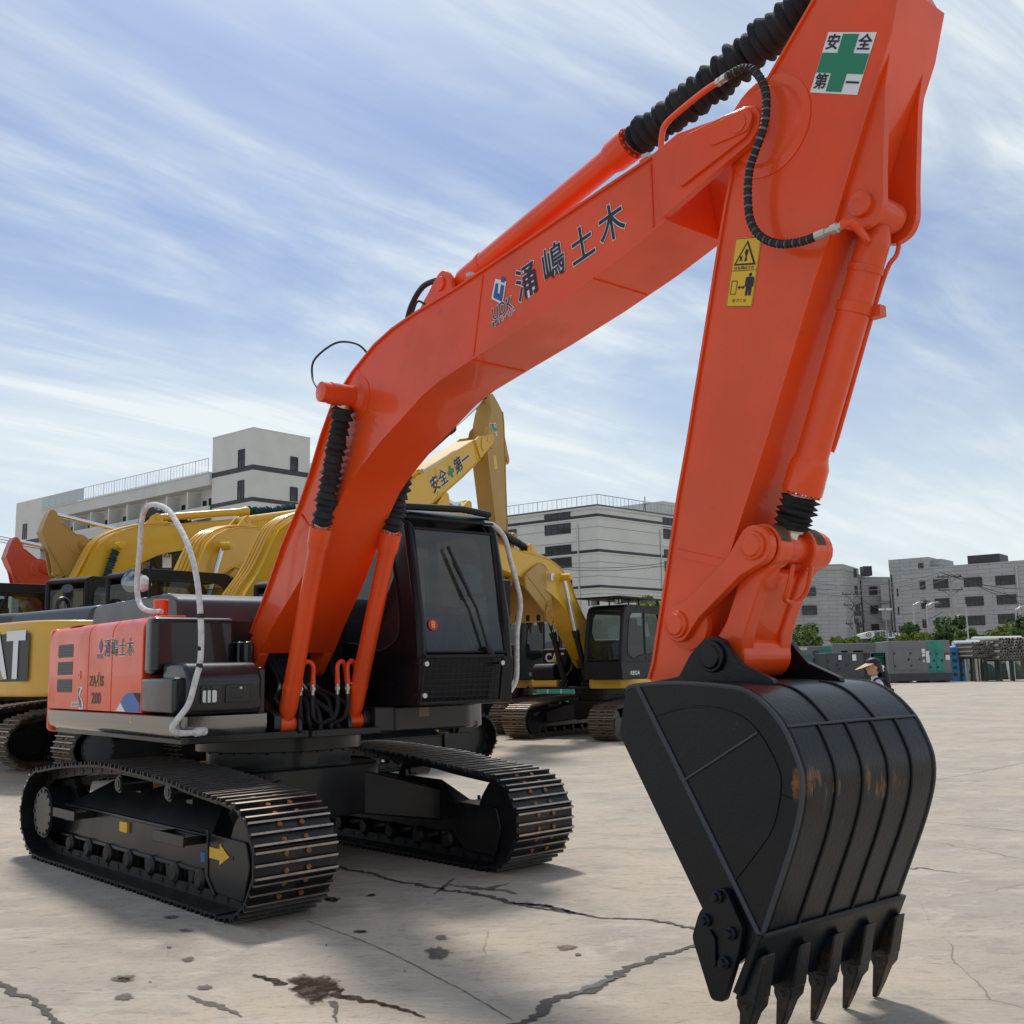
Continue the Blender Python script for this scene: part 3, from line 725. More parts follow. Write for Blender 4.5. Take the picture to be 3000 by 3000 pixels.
def arm(root, sp, Ta):
    mb = sp['paint'] if not sp.get('arm_paint') else sp['arm_paint']
    g = G(); g.ext(ARM_P, V0-.17, V0+.17)
    back = ARM_P[0:12]; front = ARM_P[17:27]
    for P, sg in ((back, 1), (front, 1)):
        Q = off_path(P, .014*sg)
        g.ring([[(p[0], V0-.182, p[1]), (p[0], V0+.182, p[1]), (q[0], V0+.182, q[1]), (q[0], V0-.182, q[1])] for p, q in zip(P, Q)])
    o = ob('arm', g, [mb], root, sm=25); o.matrix_local = Ta
    q = G()
    for s in (-1, 1):
        q = G(); q.rev((NOSE.x+.09, V0+s*.168, NOSE.z-.02), (NOSE.x+.09, V0+s*.30, NOSE.z-.02), [(0,.245),(.008,.245),(.012,.20),(.03,.185),(.034,.10)], 32); ob('hinge_boss', q, [mb], o)
        q = G(); q.ext(rp([(4.835,2.125),(5.135,2.045),(5.125,2.01),(4.83,2.09)], .005), V0+s*.168, V0+s*.180); ob('joint_strap', q, [mb], o)
        q = G(); q.rev((4.90,V0+s*.165,1.75), (4.90,V0+s*.3,1.75), [(0,.13),(.03,.125),(.04,.10)], 24); ob('link_boss', q, [mb], o)
    q = G()                                                    # ears that hold the bucket cylinder
    for s in (-1, 1):
        q.ext(rp([(6.165,4.22),(6.115,4.01),(6.075,3.65),(6.065,3.50),(6.03,3.44),(5.96,3.415),(5.88,3.44),(5.80,3.49),(5.86,3.56),(6.08,4.04)], .03), V0+s*.115, V0+s*.155)
        q.rev((5.965,V0+s*.15,3.523), (5.965,V0+s*.3,3.523), [(0,.055),(.03,.055),(.034,.045)], 20)
    ob('cylinder_ear', q, [mb], o, bev=.004)
    return o

def bucket(root, sp, Ta):
    yn, yf = -.70, .275
    g = G()
    I = off_path(SHELL, -.03)
    g.ring([[(p[0],yn,p[1]),(p[0],yf,p[1]),(q[0],yf,q[1]),(q[0],yn,q[1])] for p, q in zip(SHELL, I)])
    side = SHELL + [(5.50,.42),(5.40,.34),(5.237,.52),(4.991,.9),(4.771,1.241)]
    for y0, y1 in ((yn-.012, yn+.02), (yf-.02, yf+.012)): g.ext(side, y0, y1)
    o = ob('bucket', g, [sp['bucket']], root, sm=30); o.matrix_local = Ta
    q = G()                                                    # lip plate
    q.ext([(5.545,.478),(5.515,.482),(5.385,.235),(5.425,.225)], yn-.035, yf+.085)
    ob('lip_plate', q, [sp['bucket']], o, bev=.006)
    q = G()                                                    # mouth edge bar, weld beads on the side plates
    for y in (yn-.012, yf+.012):
        q.tube([(4.901,y,1.462),(5.165,y,1.047),(5.345,y,.76),(5.525,y,.47)], .014, 6)
        q.tube([(p[0],y,p[1]) for p in off_path(SHELL, -.004)], .010, 6)
    ob('edge_bar', q, ['bead' if sp.get('hero') else sp['bucket']], o)
    if sp.get('hero'):
        q = G(); y = yn-.013
        D = [(4.985,1.326),(5.15,1.365),(5.298,1.374),(5.464,1.345),(5.569,1.276),(5.647,1.156),(5.665,1.074),(5.622,.919),(5.548,.821),(5.411,.674)]
        q.tube(spl([(a,y,b) for a, b in D], 3), .0055, 5)
        q.tube([(5.665,y,1.03),(5.765,y,1.01)], .006, 5)
        ob('weld_bead', q, ['bucket_black'], o)
        q = G(); q.tube([(5.165,y-.004,1.06),(5.569,y-.004,1.276)], .006, 5); ob('stiffener_weld', q, ['bead'], o)
        q = G()                                                # hard-facing beads down the round of the shell
        O_ = off_path(SHELL, .004)
        for y in (-.49,-.295,-.10,.09): q.tube([(p[0],y,p[1]) for p in spl([Vector((a,b)) for a,b in O_[24:]], 1)], .0065, 6)
        for y in (-.40,-.05): q.tube([(p[0],y,p[1]) for p in spl([Vector((a,b)) for a,b in O_[12:25]], 1)], .0055, 6)
        q.tube([(5.700,yn,1.303),(5.703,-.2,1.306),(5.700,yf,1.303)], .006, 6, 1)
        q.tube([(5.548,yn-.02,.478),(5.548,yf+.02,.478)], .012, 6, 0)
        ob('shell_bead', q, ['rubber', 'bead'], o)
    for s, y in ((-1, yn-.014), (1, yf+.014)):                 # side cutters with bolts
        q = G(); q.ext(rp([(5.237,.52),(5.335,.632),(5.385,.640),(5.465,.495),(5.44,.40),(5.35,.19),(5.285,.185),(5.194,.418)], .02), y, y+s*.035)
        q.ext([(5.30,.47),(5.33,.44),(5.33,.33),(5.31,.32)], y+s*.035, y+s*.05)
        for a, b in ((5.35,.605),(5.28,.50),(5.41,.47),(5.37,.35)): q.rev((a,y+s*.03,b), (a,y+s*.1,b), [(0,.028),(.02,.028),(.021,.018),(.04,.018)], 8)
        ob('side_cutter', q, [sp['bucket']], o, bev=.004)
    for k in range(5):                                         # adapters and teeth
        y = -.175+(.245*(k-2))
        q = G()
        q.add([(5.505,y-.04,.43),(5.505,y+.04,.43),(5.465,y+.05,.21),(5.465,y-.05,.21),(5.43,y-.04,.36),(5.43,y+.04,.36),(5.38,y+.05,.20),(5.38,y-.05,.20),
               (5.535,y-.038,.40),(5.535,y+.038,.40),(5.487,y+.048,.215),(5.487,y-.048,.215)],
              [(8,9,10,11),(4,7,6,5),(8,11,7,4),(9,5,6,10),(8,4,5,9),(11,10,6,7)])
        ad = ob('tooth_adapter', q, ['tooth'], o, bev=.008)
        q = G(); sec = []
        for z, hx, hy, cx in ((.222,.046,.050,5.437),(.180,.044,.047,5.430),(.15,.032,.034,5.420),(.08,.022,.027,5.398),(.004,.009,.018,5.372)):
            sec.append([(cx-hx,y-hy,z),(cx+hx,y-hy,z),(cx+hx,y+hy,z),(cx-hx,y+hy,z)])
        q.ring(sec)
        q.cyl((5.43,y-.052,.185),(5.43,y+.052,.185), .014, n=10)
        ob('tooth', q, ['tooth'], ad, bev=.006)
    q = G()                                                    # ears
    for s in (-1, 1):
        q.ext(rp([(4.62,1.46),(4.64,1.36),(4.75,1.30),(4.86,1.44),(5.45,1.46),(5.44,1.483),(5.269,1.555),(5.212,1.615),(5.175,1.665),(5.123,1.685),(5.06,1.668),(4.98,1.605),(4.90,1.50)], .012), V0+s*.235, V0+s*.275)
        q.rev((5.115,V0+s*.27,1.59), (5.115,V0+s*.4,1.59), [(0,.075),(.025,.072),(.025,.055),(.035,.053),(.035,.012)], 24)
    ob('bucket_ear', q, [sp['bucket']], o, bev=.005)
    return o

def linkage(root, sp, Ta):
    mb = sp['paint'] if not sp.get('arm_paint') else sp['arm_paint']
    A = (4.878,1.749); B = (5.355,2.085); C = (5.12,1.595)
    def link_poly(p, q, r0, r1, wd):
        p = Vector(p); q = Vector(q); d = (q-p).normalized(); n = Vector((-d.y, d.x)); out = []
        a0 = math.atan2(n.y, n.x)
        for i in range(11):
            a = a0+math.pi*i/10; out.append(tuple(p+Vector((math.cos(a), math.sin(a)))*r0))
        out.append(tuple(p+d*(r0*1.5)-n*wd)); out.append(tuple(q-d*(r1*1.5)-n*wd))
        for i in range(11):
            a = a0-math.pi+math.pi*i/10; out.append(tuple(q+Vector((math.cos(a), math.sin(a)))*r1))
        out.append(tuple(q-d*(r1*1.5)+n*wd)); out.append(tuple(p+d*(r0*1.5)+n*wd))
        return out
    for s in (-1, 1):
        g = G(); g.ext(link_poly(A, B, .085, .095, .058), V0+s*.195, V0+s*.245)
        for P in (A, B): g.rev((P[0],V0+s*.24,P[1]), (P[0],V0+s*.4,P[1]), [(0,.068),(.02,.066),(.02,.052),(.03,.050),(.03,.008)], 24)
        o = ob('side_link', g, [mb], root, bev=.008); o.matrix_local = Ta
    g = G()
    for s in (-1, 1): g.ext(link_poly(B, C, .10, .095, .060), V0+s*.10, V0+s*.185)
    g.ext(link_poly((5.30,1.96),(5.165,1.68), .04, .04, .04), V0-.11, V0+.11)
    g.cyl((C[0],V0-.18,C[1]), (C[0],V0+.18,C[1]), .105, n=28)
    g.cyl((B[0],V0-.185,B[1]), (B[0],V0-.08,B[1]), .105, n=28); g.cyl((B[0],V0+.08,B[1]), (B[0],V0+.185,B[1]), .105, n=28)
    o = ob('bucket_link', g, [mb], root, bev=.008); o.matrix_local = Ta
    if sp.get('hero'):
        q = G(); q.tube(spl([(5.44,V0-.07,2.0),(5.41,V0-.075,1.90),(5.375,V0-.06,1.845),(5.37,V0,1.832),(5.375,V0+.06,1.845),(5.41,V0+.075,1.90),(5.44,V0+.07,2.0)], 5), .011, 8)
        ob('lifting_eye', q, [mb], o)
        for s in (-1, 1):
            d = G(); x, z = B
            P = [(x+.106*math.cos(a), z+.106*math.sin(a)) for a in [R(t) for t in range(8, 66, 8)]]
            d.ring([[(a, V0+s*.10, b), (a, V0+s*.175, b)] for a, b in P], cap=False)
            ob('worn_patch', d, ['worn_pin'], o)

def upper(root, sp):
    mb = sp['body']; dk = sp['dark']
    g = G(); g.extz(rp([(-1.9,-1.28),(1.04,-1.28),(1.04,-.3),(1.12,-.3),(1.12,1.3),(-1.9,1.3)], .05), 1.065, 1.12)
    g.cyl((0,0,.80), (0,0,1.065), .60, n=40); g.cyl((0,0,.93), (0,0,1.05), .69, n=40)
    for i in range(30):
        a = 2*math.pi*i/30; g.cyl((.655*math.cos(a),.655*math.sin(a),.915), (.655*math.cos(a),.655*math.sin(a),.93), .015, n=6)
    for s in (-1, 1):                                          # boom foot and cylinder brackets on the frame
        g.ext(rp([(.0,1.12),(1.04,1.12),(1.03,1.25),(.90,1.28),(.55,1.50),(.47,1.70),(.28,1.72),(.15,1.5)], .04), V0+s*.36, V0+s*.42)
        g.ext(rp([(.86,1.10),(1.07,1.10),(1.06,1.20),(.99,1.25),(.90,1.25)], .03), V0+s*.23, V0+s*.20)
    g.box(.10,.30,V0-.36,V0+.36,1.12,1.62)
    ob('main_frame', g, ['black_frame'], root, bev=.006)
    # counterweight: a curved block across the rear
    P = [(-1.955,-1.325),(-2.06,-1.31)]
    for i in range(1, 24):
        y_ = 1.31*math.sin(R(-90+180*i/24)); P.append((-2.06-.60*(1-abs(y_/1.31)**7), y_))
    P += [(-2.06,1.31),(-1.955,1.325)]
    g = G(); g.extz(P, 1.06, 2.0)
    ob('counterweight', g, [sp['cw']], root, bev=.05, seg=3)
    # right-hand side: skirt, three doors, fuel tank, tool boxes
    o_ = rp([(-1.95,-1.34),(1.06,-1.34),(1.06,-.64),(.80,-.64),(.80,-1.0),(-1.95,-1.0)], [.05,.10,.02,.02,.02,.02], 6)
    def inset(k): return [(x-k*min(1,max(0,(x-.95)/.1))+.5*k*min(1,max(0,(-1.9-x)/.05)), y+k*min(1,max(0,(-1.24-y)/.1))) for x, y in o_]
    g = G(); g.ring([[(x,y,z) for x, y in inset(k)] for z, k in ((1.268,.012),(1.258,.0),(1.19,.0),(1.155,.006),(1.125,.022),(1.10,.05),(1.085,.085))])
    ob('side_skirt', g, ['skirt_gloss' if sp.get('hero') else sp['skirt']], root, sm=50)
    sec = rp([(-1.0,1.275),(-1.335,1.275),(-1.335,2.0),(-1.0,2.01)], [0,.01,.13,.0], 7)
    for i, (a, b) in enumerate(((-1.953,-.868),(-.856,-.296),(-.284,.372))):
        g = G(); g.extx(sec, a, b)
        o = ob('side_door', g, [mb], root, bev=.008)
        if i == 0:
            for z0 in (1.725, 1.572, 1.42):
                q = G(); q.ext(rp([(-1.70,z0),(-1.28,z0),(-1.28,z0+.115),(-1.70,z0+.115)], .014), -1.337, -1.3)
                ve = ob('vent', q, ['ink'], o)
                if sp.get('hero'):
                    for k in range(4):
                        q = G(); zz_ = z0+.018+.024*k; q.ext([(-1.69,zz_),(-1.29,zz_),(-1.29,zz_+.004),(-1.69,zz_+.004)], -1.3385, -1.335); ob('slat', q, ['rubber'], ve, sm=0)
            if sp.get('hero'):
                q = G(); q.ext(rp([(-1.145,1.53),(-1.045,1.53),(-1.05,1.605),(-1.14,1.605)], .01), -1.341, -1.33); q.cyl((-1.095,-1.340,1.57), (-1.095,-1.348,1.57), .008, n=10, m=1)
                ob('door_lock', q, [mb, 'fitting'], o, bev=.003)
                q = G(); q.box(-1.66,-1.30,-1.27,-1.21,2.002,2.004); ob('grille_patch', q, ['decal_red'], o)
    g = G(); g.extz(rp([(-1.9,1.34),(-.45,1.34),(-.45,1.0),(-1.9,1.0)], .02), 1.275, 2.0); ob('side_door', g, [mb], root, bev=.04)
    g = G(); g.extz(rp([(-1.95,1.02),(-1.95,1.36),(-.2,1.38),(-.2,1.02)], .03), 1.085, 1.268)
    ob('side_skirt', g, [sp['skirt']], root, bev=.015)
    g = G(); g.ext(rp([(-2.02,1.90),(-1.90,2.185),(-1.80,2.215),(-.1,2.215),(.10,2.16),(.16,1.90)], .06, 5), -.97, 1.15)
    ho = ob('hood', g, [sp['hood']], root, bev=.04, seg=3)
    if sp.get('hero'):
        q = G()
        for x in (-.35,-.9,-1.45): q.box(x-.06, x+.06, -.90, -.80, 2.216, 2.232)
        ob('hood_latch', q, ['hood_grey'], ho, bev=.006)
    g = G(); g.box(-1.85,.36,-1.01,-.99,1.27,1.98); g.box(-1.85,.36,-1.0,1.1,1.6,1.97); ob('engine_bay', g, ['black_matte'], root)
    g = G(); g.extz(rp([(.385,-1.335),(.56,-1.335),(.56,-.675),(.385,-.675)], .05), 1.555, 1.985); ob('fuel_tank', g, [dk], root, bev=.045, seg=3)
    g = G(); g.extz(rp([(.385,-1.345),(1.0,-1.345),(1.0,-.9),(.385,-.9)], .03), 1.285, 1.535)
    ob('tool_box', g, [dk], root, bev=.03, seg=3)
    g = G(); g.ext(rp([(.60,1.27),(1.075,1.27),(1.085,1.53),(1.0,1.635),(.60,1.645)], .05, 5), -1.27, -.70)
    tb = ob('tool_box', g, [dk], root, bev=.03, seg=3)
    if sp.get('hero'):
        q = G(); q.extx(rp([(-1.175,1.345),(-1.02,1.345),(-1.02,1.47),(-1.175,1.47)], .02), 1.08, 1.092, 0)
        q.extx(rp([(-1.165,1.355),(-1.06,1.355),(-1.06,1.44),(-1.165,1.44)], .015), 1.09, 1.096, 1)
        for y in (-1.135,-1.10): q.box(1.09,1.102,y-.004,y+.004,1.35,1.465,0)
        ob('headlight', q, ['black_gloss','lamp_glass'], tb, sm=0)
        q = G(); q.extx(rp([(-.99,1.35),(-.80,1.35),(-.80,1.475),(-.99,1.475)], .012), 1.08, 1.092); q.box(1.088,1.097,-.95,-.86,1.38,1.455)
        q.cyl((1.09,-.875,1.452),(1.10,-.875,1.452), .012, n=10, m=1)
        ob('latch', q, [dk,'fitting'], tb, bev=.004)
        q = G(); q.box(.62,.95,-.67,-.60,1.13,1.60); q.extx(rp([(-.66,1.60),(-.58,1.60),(-.58,1.80),(-.66,1.80)], .03), .62, .70)
        ob('step_post', q, [dk], root, bev=.02)
        # second door stack behind the tank
        q = G(); q.extz(rp([(.36,-.66),(.56,-.66),(.56,-.58),(.36,-.58)], .03), 1.45, 1.80); ob('tank_rib', q, [dk], root, bev=.015)

def cab(root, sp):
    dk = 'black_cab' if sp.get('hero') else sp['dark']; gl = sp['glass']
    y0, y1 = .40, 1.335
    prof = [(-.42,1.275),(1.50,1.275),(1.53,1.66),(1.50,1.95),(1.34,2.72),(1.22,2.85),(1.05,2.885),(-.30,2.885),(-.42,2.80)]
    g = G()
    g.ext(rp([(-.42,1.275),(1.50,1.275),(1.53,1.66),(-.42,1.66)], .02), y0, y1)
    g.ext(rp([(-.43,2.77),(1.345,2.77),(1.27,2.84),(1.10,2.888),(-.30,2.888),(-.43,2.83)], .03), y0+.02, y1-.02)
    # pillars
    def pil(P, r=.035):
        g.tube(P, r, 8)
    for y in (y0+.035, y1-.035):
        pil([(1.495,y,1.64),(1.475,y,1.95),(1.32,y,2.70),(1.20,y,2.82)], .042)
        pil([(-.38,y,1.62),(-.38,y,2.80)], .05)
    g.tube([(.42,y1-.03,1.62),(.42,y1-.03,2.80)], .04, 8)
    co = ob('cab', g, [dk], root, bev=.015)
    # right wall with its big rounded window
    outer = [(-.40,1.64),(1.50,1.64),(1.47,1.95),(1.31,2.72),(1.20,2.83),(-.40,2.83)]
    inner = rp([(.60,1.78),(.98,1.70),(1.24,1.80),(1.25,2.0),(1.12,2.62),(1.0,2.72),(-.22,2.72),(-.28,2.60),(-.28,1.95),(-.1,1.84)], .10, 5)
    def ringpanel(y, th, yn):
        c = Vector((.5,2.2)); n = 64; ro = []; ri = []
        def hit(poly, d):
            best = None
            for i in range(len(poly)):
                a = Vector(poly[i])-c; b = Vector(poly[(i+1) % len(poly)])-c; e = b-a
                den = d.x*e.y-d.y*e.x
                if abs(den) < 1e-9: continue
                t = (a.x*e.y-a.y*e.x)/den; s_ = (a.x*d.y-a.y*d.x)/den
                if t > 0 and -1e-6 <= s_ <= 1+1e-6 and (best is None or t > best): best = t
            return c+d*best
        angs = [2*math.pi*i/n for i in range(n)]+[math.atan2(p[1]-c.y, p[0]-c.x) for p in outer]
        for a in sorted(x % (2*math.pi) for x in angs):
            d = Vector((math.cos(a), math.sin(a))); ro.append(hit(outer, d)); ri.append(hit(inner, d))
        q = G(); rings = []
        for P, yy in ((ro,y),(ri,y),(ri,y+th),(ro,y+th)): rings.append([(p.x,yy,p.y) for p in P])
        q.ring(rings, 0, True, True)
        w = ob('cab_wall', q, [dk], co, sm=30)
        k = G(); k.tube([(p.x, y-.002*th/abs(th), p.y) for p in ri], .011, 6, closed=True); ob('window_seal', k, ['rubber'], co)
        k = G(); k.add([(p[0], y+th*.5, p[1]) for p in inner], [tuple(range(len(inner)))]); ob('side_window', k, [gl], co, sm=0)
    ringpanel(y0, .03, 0); ringpanel(y1, -.03, 0)
    # windscreen, rear window
    k = G(); k.add([(1.505,y0+.07,1.70),(1.505,y1-.07,1.70),(1.345,y1-.07,2.68),(1.345,y0+.07,2.68)], [(0,1,2,3)]); ob('windscreen', k, [gl], co, sm=0)
    k = G(); k.add([(-.40,y0+.1,1.75),(-.40,y1-.1,1.75),(-.40,y1-.1,2.68),(-.40,y0+.1,2.68)], [(0,1,2,3)]); ob('rear_window', k, [gl], co, sm=0)
    k = G(); k.tube([(1.512,y0+.065,1.69),(1.512,y1-.065,1.69),(1.347,y1-.065,2.69),(1.347,y0+.065,2.69)], .016, 6, closed=True); ob('screen_seal', k, ['rubber'], co)
    # seat and console
    k = G(); k.box(.15,.65,.62,1.12,1.66,1.86); k.box(.08,.24,.62,1.12,1.80,2.45); k.box(.10,.22,.74,1.0,2.45,2.62); k.box(.2,.95,.50,.60,1.66,2.0); k.box(.2,.95,1.14,1.22,1.66,2.0); k.box(1.15,1.3,.75,1.0,1.66,1.95)
    ob('seat', k, ['seat_dark'], co, bev=.03)
    if sp.get('hero'):
        k = G()
        for y in (.70,.86):
            k.rev((1.28,y,1.72), (1.33,y,2.05), [(0,.05),(.10,.065),(.22,.05),(.30,.075),(.34,.05)], 10)
        ob('work_gloves', k, ['cloth_red'], co)
        k = G(); k.tube([(1.545,1.06,1.72),(1.50,.98,2.05),(1.43,.80,2.42)], .012, 6); k.tube([(1.49,.93,2.14),(1.415,.76,2.55)], .017, 6); k.cyl((1.56,1.08,1.66),(1.54,1.05,1.74), .03, n=10)
        ob('wiper', k, ['rubber'], co)
        M = Matrix.Translation((1.478,.56,1.905)) @ Matrix.Rotation(R(-9), 4, 'Y') @ Matrix(((0,0,1,0),(1,0,0,0),(0,1,0,0),(0,0,0,1)))
        k = G(); k.add([M @ Vector((.045*math.cos(a),.045*math.sin(a),.004)) for a in [2*math.pi*i/24 for i in range(24)]], [tuple(range(24))], 0)
        put_text(k, '8', M, .075, m=1, offset=.02, lift=.006); ob('number_sticker', k, ['decal_red','decal_yellow'], co, sm=0)
        # lower front guard of wire mesh
        k = G(); fr_ = [(1.60,.40,1.655),(1.60,1.17,1.655),(1.58,1.14,1.30),(1.58,.36,1.30)]
        k.tube(fr_, .018, 8, closed=True)
        for i in range(1, 14):
            y = .38+.775*i/14; k.tube([(1.60,y,1.65),(1.58,y-.02,1.30)], .004, 5)
        for i in range(1, 8):
            z = 1.30+.355*i/8; k.tube([(1.58+.02*i/8,.37,z),(1.58+.02*i/8,1.16,z)], .004, 5)
        for y, z in ((.40,1.60),(.38,1.36),(1.15,1.6)): k.tube([(1.48,y,z),(1.60,y,z)], .012, 6); k.cyl((1.60,y,z),(1.625,y,z), .02, n=8, m=1)
        ob('front_guard', k, ['black_matte','fitting'], co)
        k = G(); k.ext(rp([(1.385,2.31),(1.44,2.29),(1.43,2.0),(1.37,1.93),(1.36,2.0)], .02), 1.27, 1.40)
        k.tube([(1.36,1.30,2.25),(1.40,1.33,2.38),(1.38,1.30,2.40)], .012, 6); ob('mirror', k, ['black_matte'], co, bev=.02)
        k = G(); k.tube(spl([(1.30,1.223,2.79),(1.30,1.339,2.775),(1.30,1.454,2.675),(1.30,1.519,2.477),(1.30,1.584,2.28),(1.30,1.619,2.096),(1.30,1.575,1.866),(1.30,1.567,1.639),(1.30,1.553,1.459),(1.30,1.481,1.357)], 6), .0225, 12)
        ob('wrapped_handrail', k, ['white_wrap'], co)
        k = G(); k.tube([(1.28,.42,2.87),(1.30,1.0,2.89),(1.27,1.31,2.87)], .03, 8); ob('roof_visor', k, [dk], co)
        k = G(); k.ext([(.84,1.45),(1.16,1.45),(1.16,1.452),(.84,1.452)], .396,.40); ob('panel_line', k, ['hood_grey'], co)
    # cab skirt
    g = G(); g.extz(rp([(-.2,.26),(1.10,.26),(1.19,.40),(1.19,1.12),(1.02,1.42),(-.2,1.42)], [.02,.02,.04,.05,.1,.02], 5), 1.075, 1.27)
    sk = ob('cab_skirt', g, [sp['skirt']], root, bev=.02, seg=3)
    if sp.get('hero'):
        k = G(); k.add([(1.1915,.62,1.185),(1.1915,.72,1.185),(1.1915,.72,1.255),(1.1915,.62,1.255)][:4], [(0,1,2,3)])
        ob('notice_plate', k, ['worn_pin'], sk, sm=0)

def carbody(root, sp, tyaw):
    g = G()
    for s in (-1, 1):
        for e in (-1, 1):
            g.ring([[(e*.15,s*.2,.42),(e*.62,s*.2,.42),(e*.62,s*.2,.80),(e*.15,s*.2,.80)],[(e*.45,s*1.0,.30),(e*.95,s*1.0,.30),(e*.95,s*1.0,.56),(e*.45,s*1.0,.62)]])
    g.extz(rp([(-.7,-.62),(.7,-.62),(.7,.62),(-.7,.62)], .2), .40, .805)
    o = ob('car_body', g, ['black_frame'], root, bev=.015); o.rotation_euler = (0, 0, tyaw)

def excavator(name, label, loc, yaw, sp, group=None, tyaw=0.0, sc=1.0, db=0.0, da=0.0):
    root = thing(name, label, 'excavator', loc, yaw, group, sc)
    Tb = roty(FOOT, db); Ta = Tb @ roty(NOSE, da)
    for s in (-1, 1): track(root, s, tyaw, sp)
    carbody(root, sp, tyaw)
    upper(root, sp); cab(root, sp)
    bo = boom(root, sp, Tb); ar = arm(root, sp, Ta); bu = bucket(root, sp, Ta); linkage(root, sp, Ta)
    V = Vector((0, V0, 0))
    for s in (-1, 1):
        cylinder(root, 'boom_cylinder', Vector((.96,V0+s*.29,1.17)), (Tb @ Vector((1.86,0,3.53)))+Vector((0,V0+s*.315,0)), sp.get('bt', .60), .068, .045, sp.get('cyl', sp['paint']), sp.get('bel'), bellr=.082)
    cylinder(root, 'arm_cylinder', (Tb @ Vector((2.79,0,4.135)))+V, (Ta @ ARMPIN)+V, sp.get('at', .62), .078, .05, sp.get('cyl', sp['paint']), sp.get('abel', sp.get('bel')), bellr=.105)
    cylinder(root, 'bucket_cylinder', (Ta @ Vector((5.965,0,3.523)))+V, (Ta @ Vector((5.355,0,2.085)))+V, .82, .075, .045, sp.get('cyl', sp['paint']), sp.get('bel'), bellr=.10)
    return root, bo, ar
# ------------------------------------------------------------------ the orange excavator in front
HERO = dict(hero=True, paint='orange', body='orange', cw='orange', skirt='black_gloss', dark='black_gloss', hood='hood_grey', frame='black_frame',
            shoe='steel_track', shoe_edge='steel_edge', glass='cab_glass', bucket='bucket_black', bel='bellows', bt=.605, at=.525)
root, bo, ar = excavator('excavator', 'big orange excavator in front with boom raised and black bucket on the ground', (-2.0189, 9.1192, 0), R(-50.3), HERO, tyaw=R(3.35))
# lettering on the boom
BA = R(9.5); bn = V0-.2125
g = G()
for ch, (u, w) in zip('涌嶋土木', ((3.785,3.815),(4.024,3.862),(4.269,3.885),(4.502,3.930))):
    M = side_frame(u, w, bn, BA)
    put_text(g, ch, M, .20, .225, 0, offset=.035, lift=.001)
    put_text(g, ch, M, .20, .225, 1, offset=.012, lift=.003)
ob('boom_lettering', g, ['decal_white','navy'], bo, sm=0)
g = G(); M = side_frame(3.545, 3.80, bn, BA)
dia = [(-.075,.035),(.0,-.03),(.04,.06),(.012,.085),(-.012,.03),(-.03,.045),(-.012,.10),(-.035,.115)]
g.add([M @ Vector((x*1.12, y*1.12, .001)) for x, y in [(-.085,.035),(.0,-.045),(.055,.07),(-.03,.13)]], [(0,1,2,3)], 0)
g.add([M @ Vector((x, y, .003)) for x, y in dia], [tuple(range(8))], 1)
g.add([M @ Vector((x, y, .003)) for x, y in ((.015,.10),(.045,.075),(.055,.11),(.025,.13))], [(0,1,2,3)], 1)
M2 = side_frame(3.55, 3.725, bn, BA)
put_text(g, 'UDK', M2, .095, .115, 0, offset=.04, lift=.001); put_text(g, 'UDK', M2, .095, .115, 2, offset=.0, lift=.003)
M3 = side_frame(3.56, 3.665, bn, BA)
put_text(g, '株式会社ユーディケー', M3, .023, .04, 0, offset=.10, lift=.001); put_text(g, '株式会社ユーディケー', M3, .023, .04, 2, lift=.003)
ob('boom_logo', g, ['decal_white','logo_blue','ink'], bo, sm=0)
# safety sign and warning sticker on the arm
an = V0-.1715
def quad_frame(P0, P1, P3, v):
    """P0 top-left, P1 top-right, P3 bottom-left in (u,w): unit square frame, x right, y up, origin bottom-left"""
    o = Vector((P3[0], v, P3[1])); ex = Vector((P1[0]-P0[0], 0, P1[1]-P0[1])); ey = Vector((P0[0]-P3[0], 0, P0[1]-P3[1]))
    M = Matrix((ex, ey, Vector((0,-1,0)))).transposed().to_4x4(); M.translation = o
    return M
def rect(g, M, x0, y0, x1, y1, m, l): g.add([M @ Vector((x, y, l)) for x, y in ((x0,y0),(x1,y0),(x1,y1),(x0,y1))], [(0,1,2,3)], m)
def safety(parent, M, name='safety_sign'):
    g = G(); rect(g, M, 0, 0, 1, 1, 0, .001)
    g.add([M @ Vector((x, y, .003)) for x, y in ((.33,.03),(.66,.03),(.66,.33),(.99,.33),(.99,.66),(.66,.66),(.66,.97),(.33,.97),(.33,.66),(.01,.66),(.01,.33),(.33,.33))], [tuple(range(12))], 1)
    for ch, (x, y) in zip('安全第一', ((.17,.82),(.83,.82),(.17,.17),(.83,.17))): put_text(g, ch, M @ Matrix.Translation((x, y, 0)), .28, .27, 2, offset=.02, lift=.004)
    return ob(name, g, ['decal_white','decal_green','navy'], parent, sm=0)
safety(ar, quad_frame((5.87,4.383),(6.105,4.262),(5.755,4.142), an))
g = G(); M = quad_frame((5.293,3.595),(5.447,3.553),(5.213,3.270), an)
rect(g, M, 0, 0, 1, 1, 0, .001)
for y in (.0,.515,.98): rect(g, M, .03, y+.004, .97, y+.012, 1, .003)
for x in (.02,.97): rect(g, M, x, .004, x+.012, .99, 1, .003)
g.add([M @ Vector((x, y, .003)) for x, y in ((.08,.60),(.92,.60),(.5,.96))], [(0,1,2)], 1)
g.add([M @ Vector((x, y, .004)) for x, y in ((.18,.625),(.82,.625),(.5,.905))], [(0,1,2)], 0)
g.add([M @ Vector((x, y, .005)) for x, y in ((.47,.65),(.58,.66),(.55,.73),(.60,.80),(.50,.84),(.45,.78),(.50,.72))], [tuple(range(7))], 1)
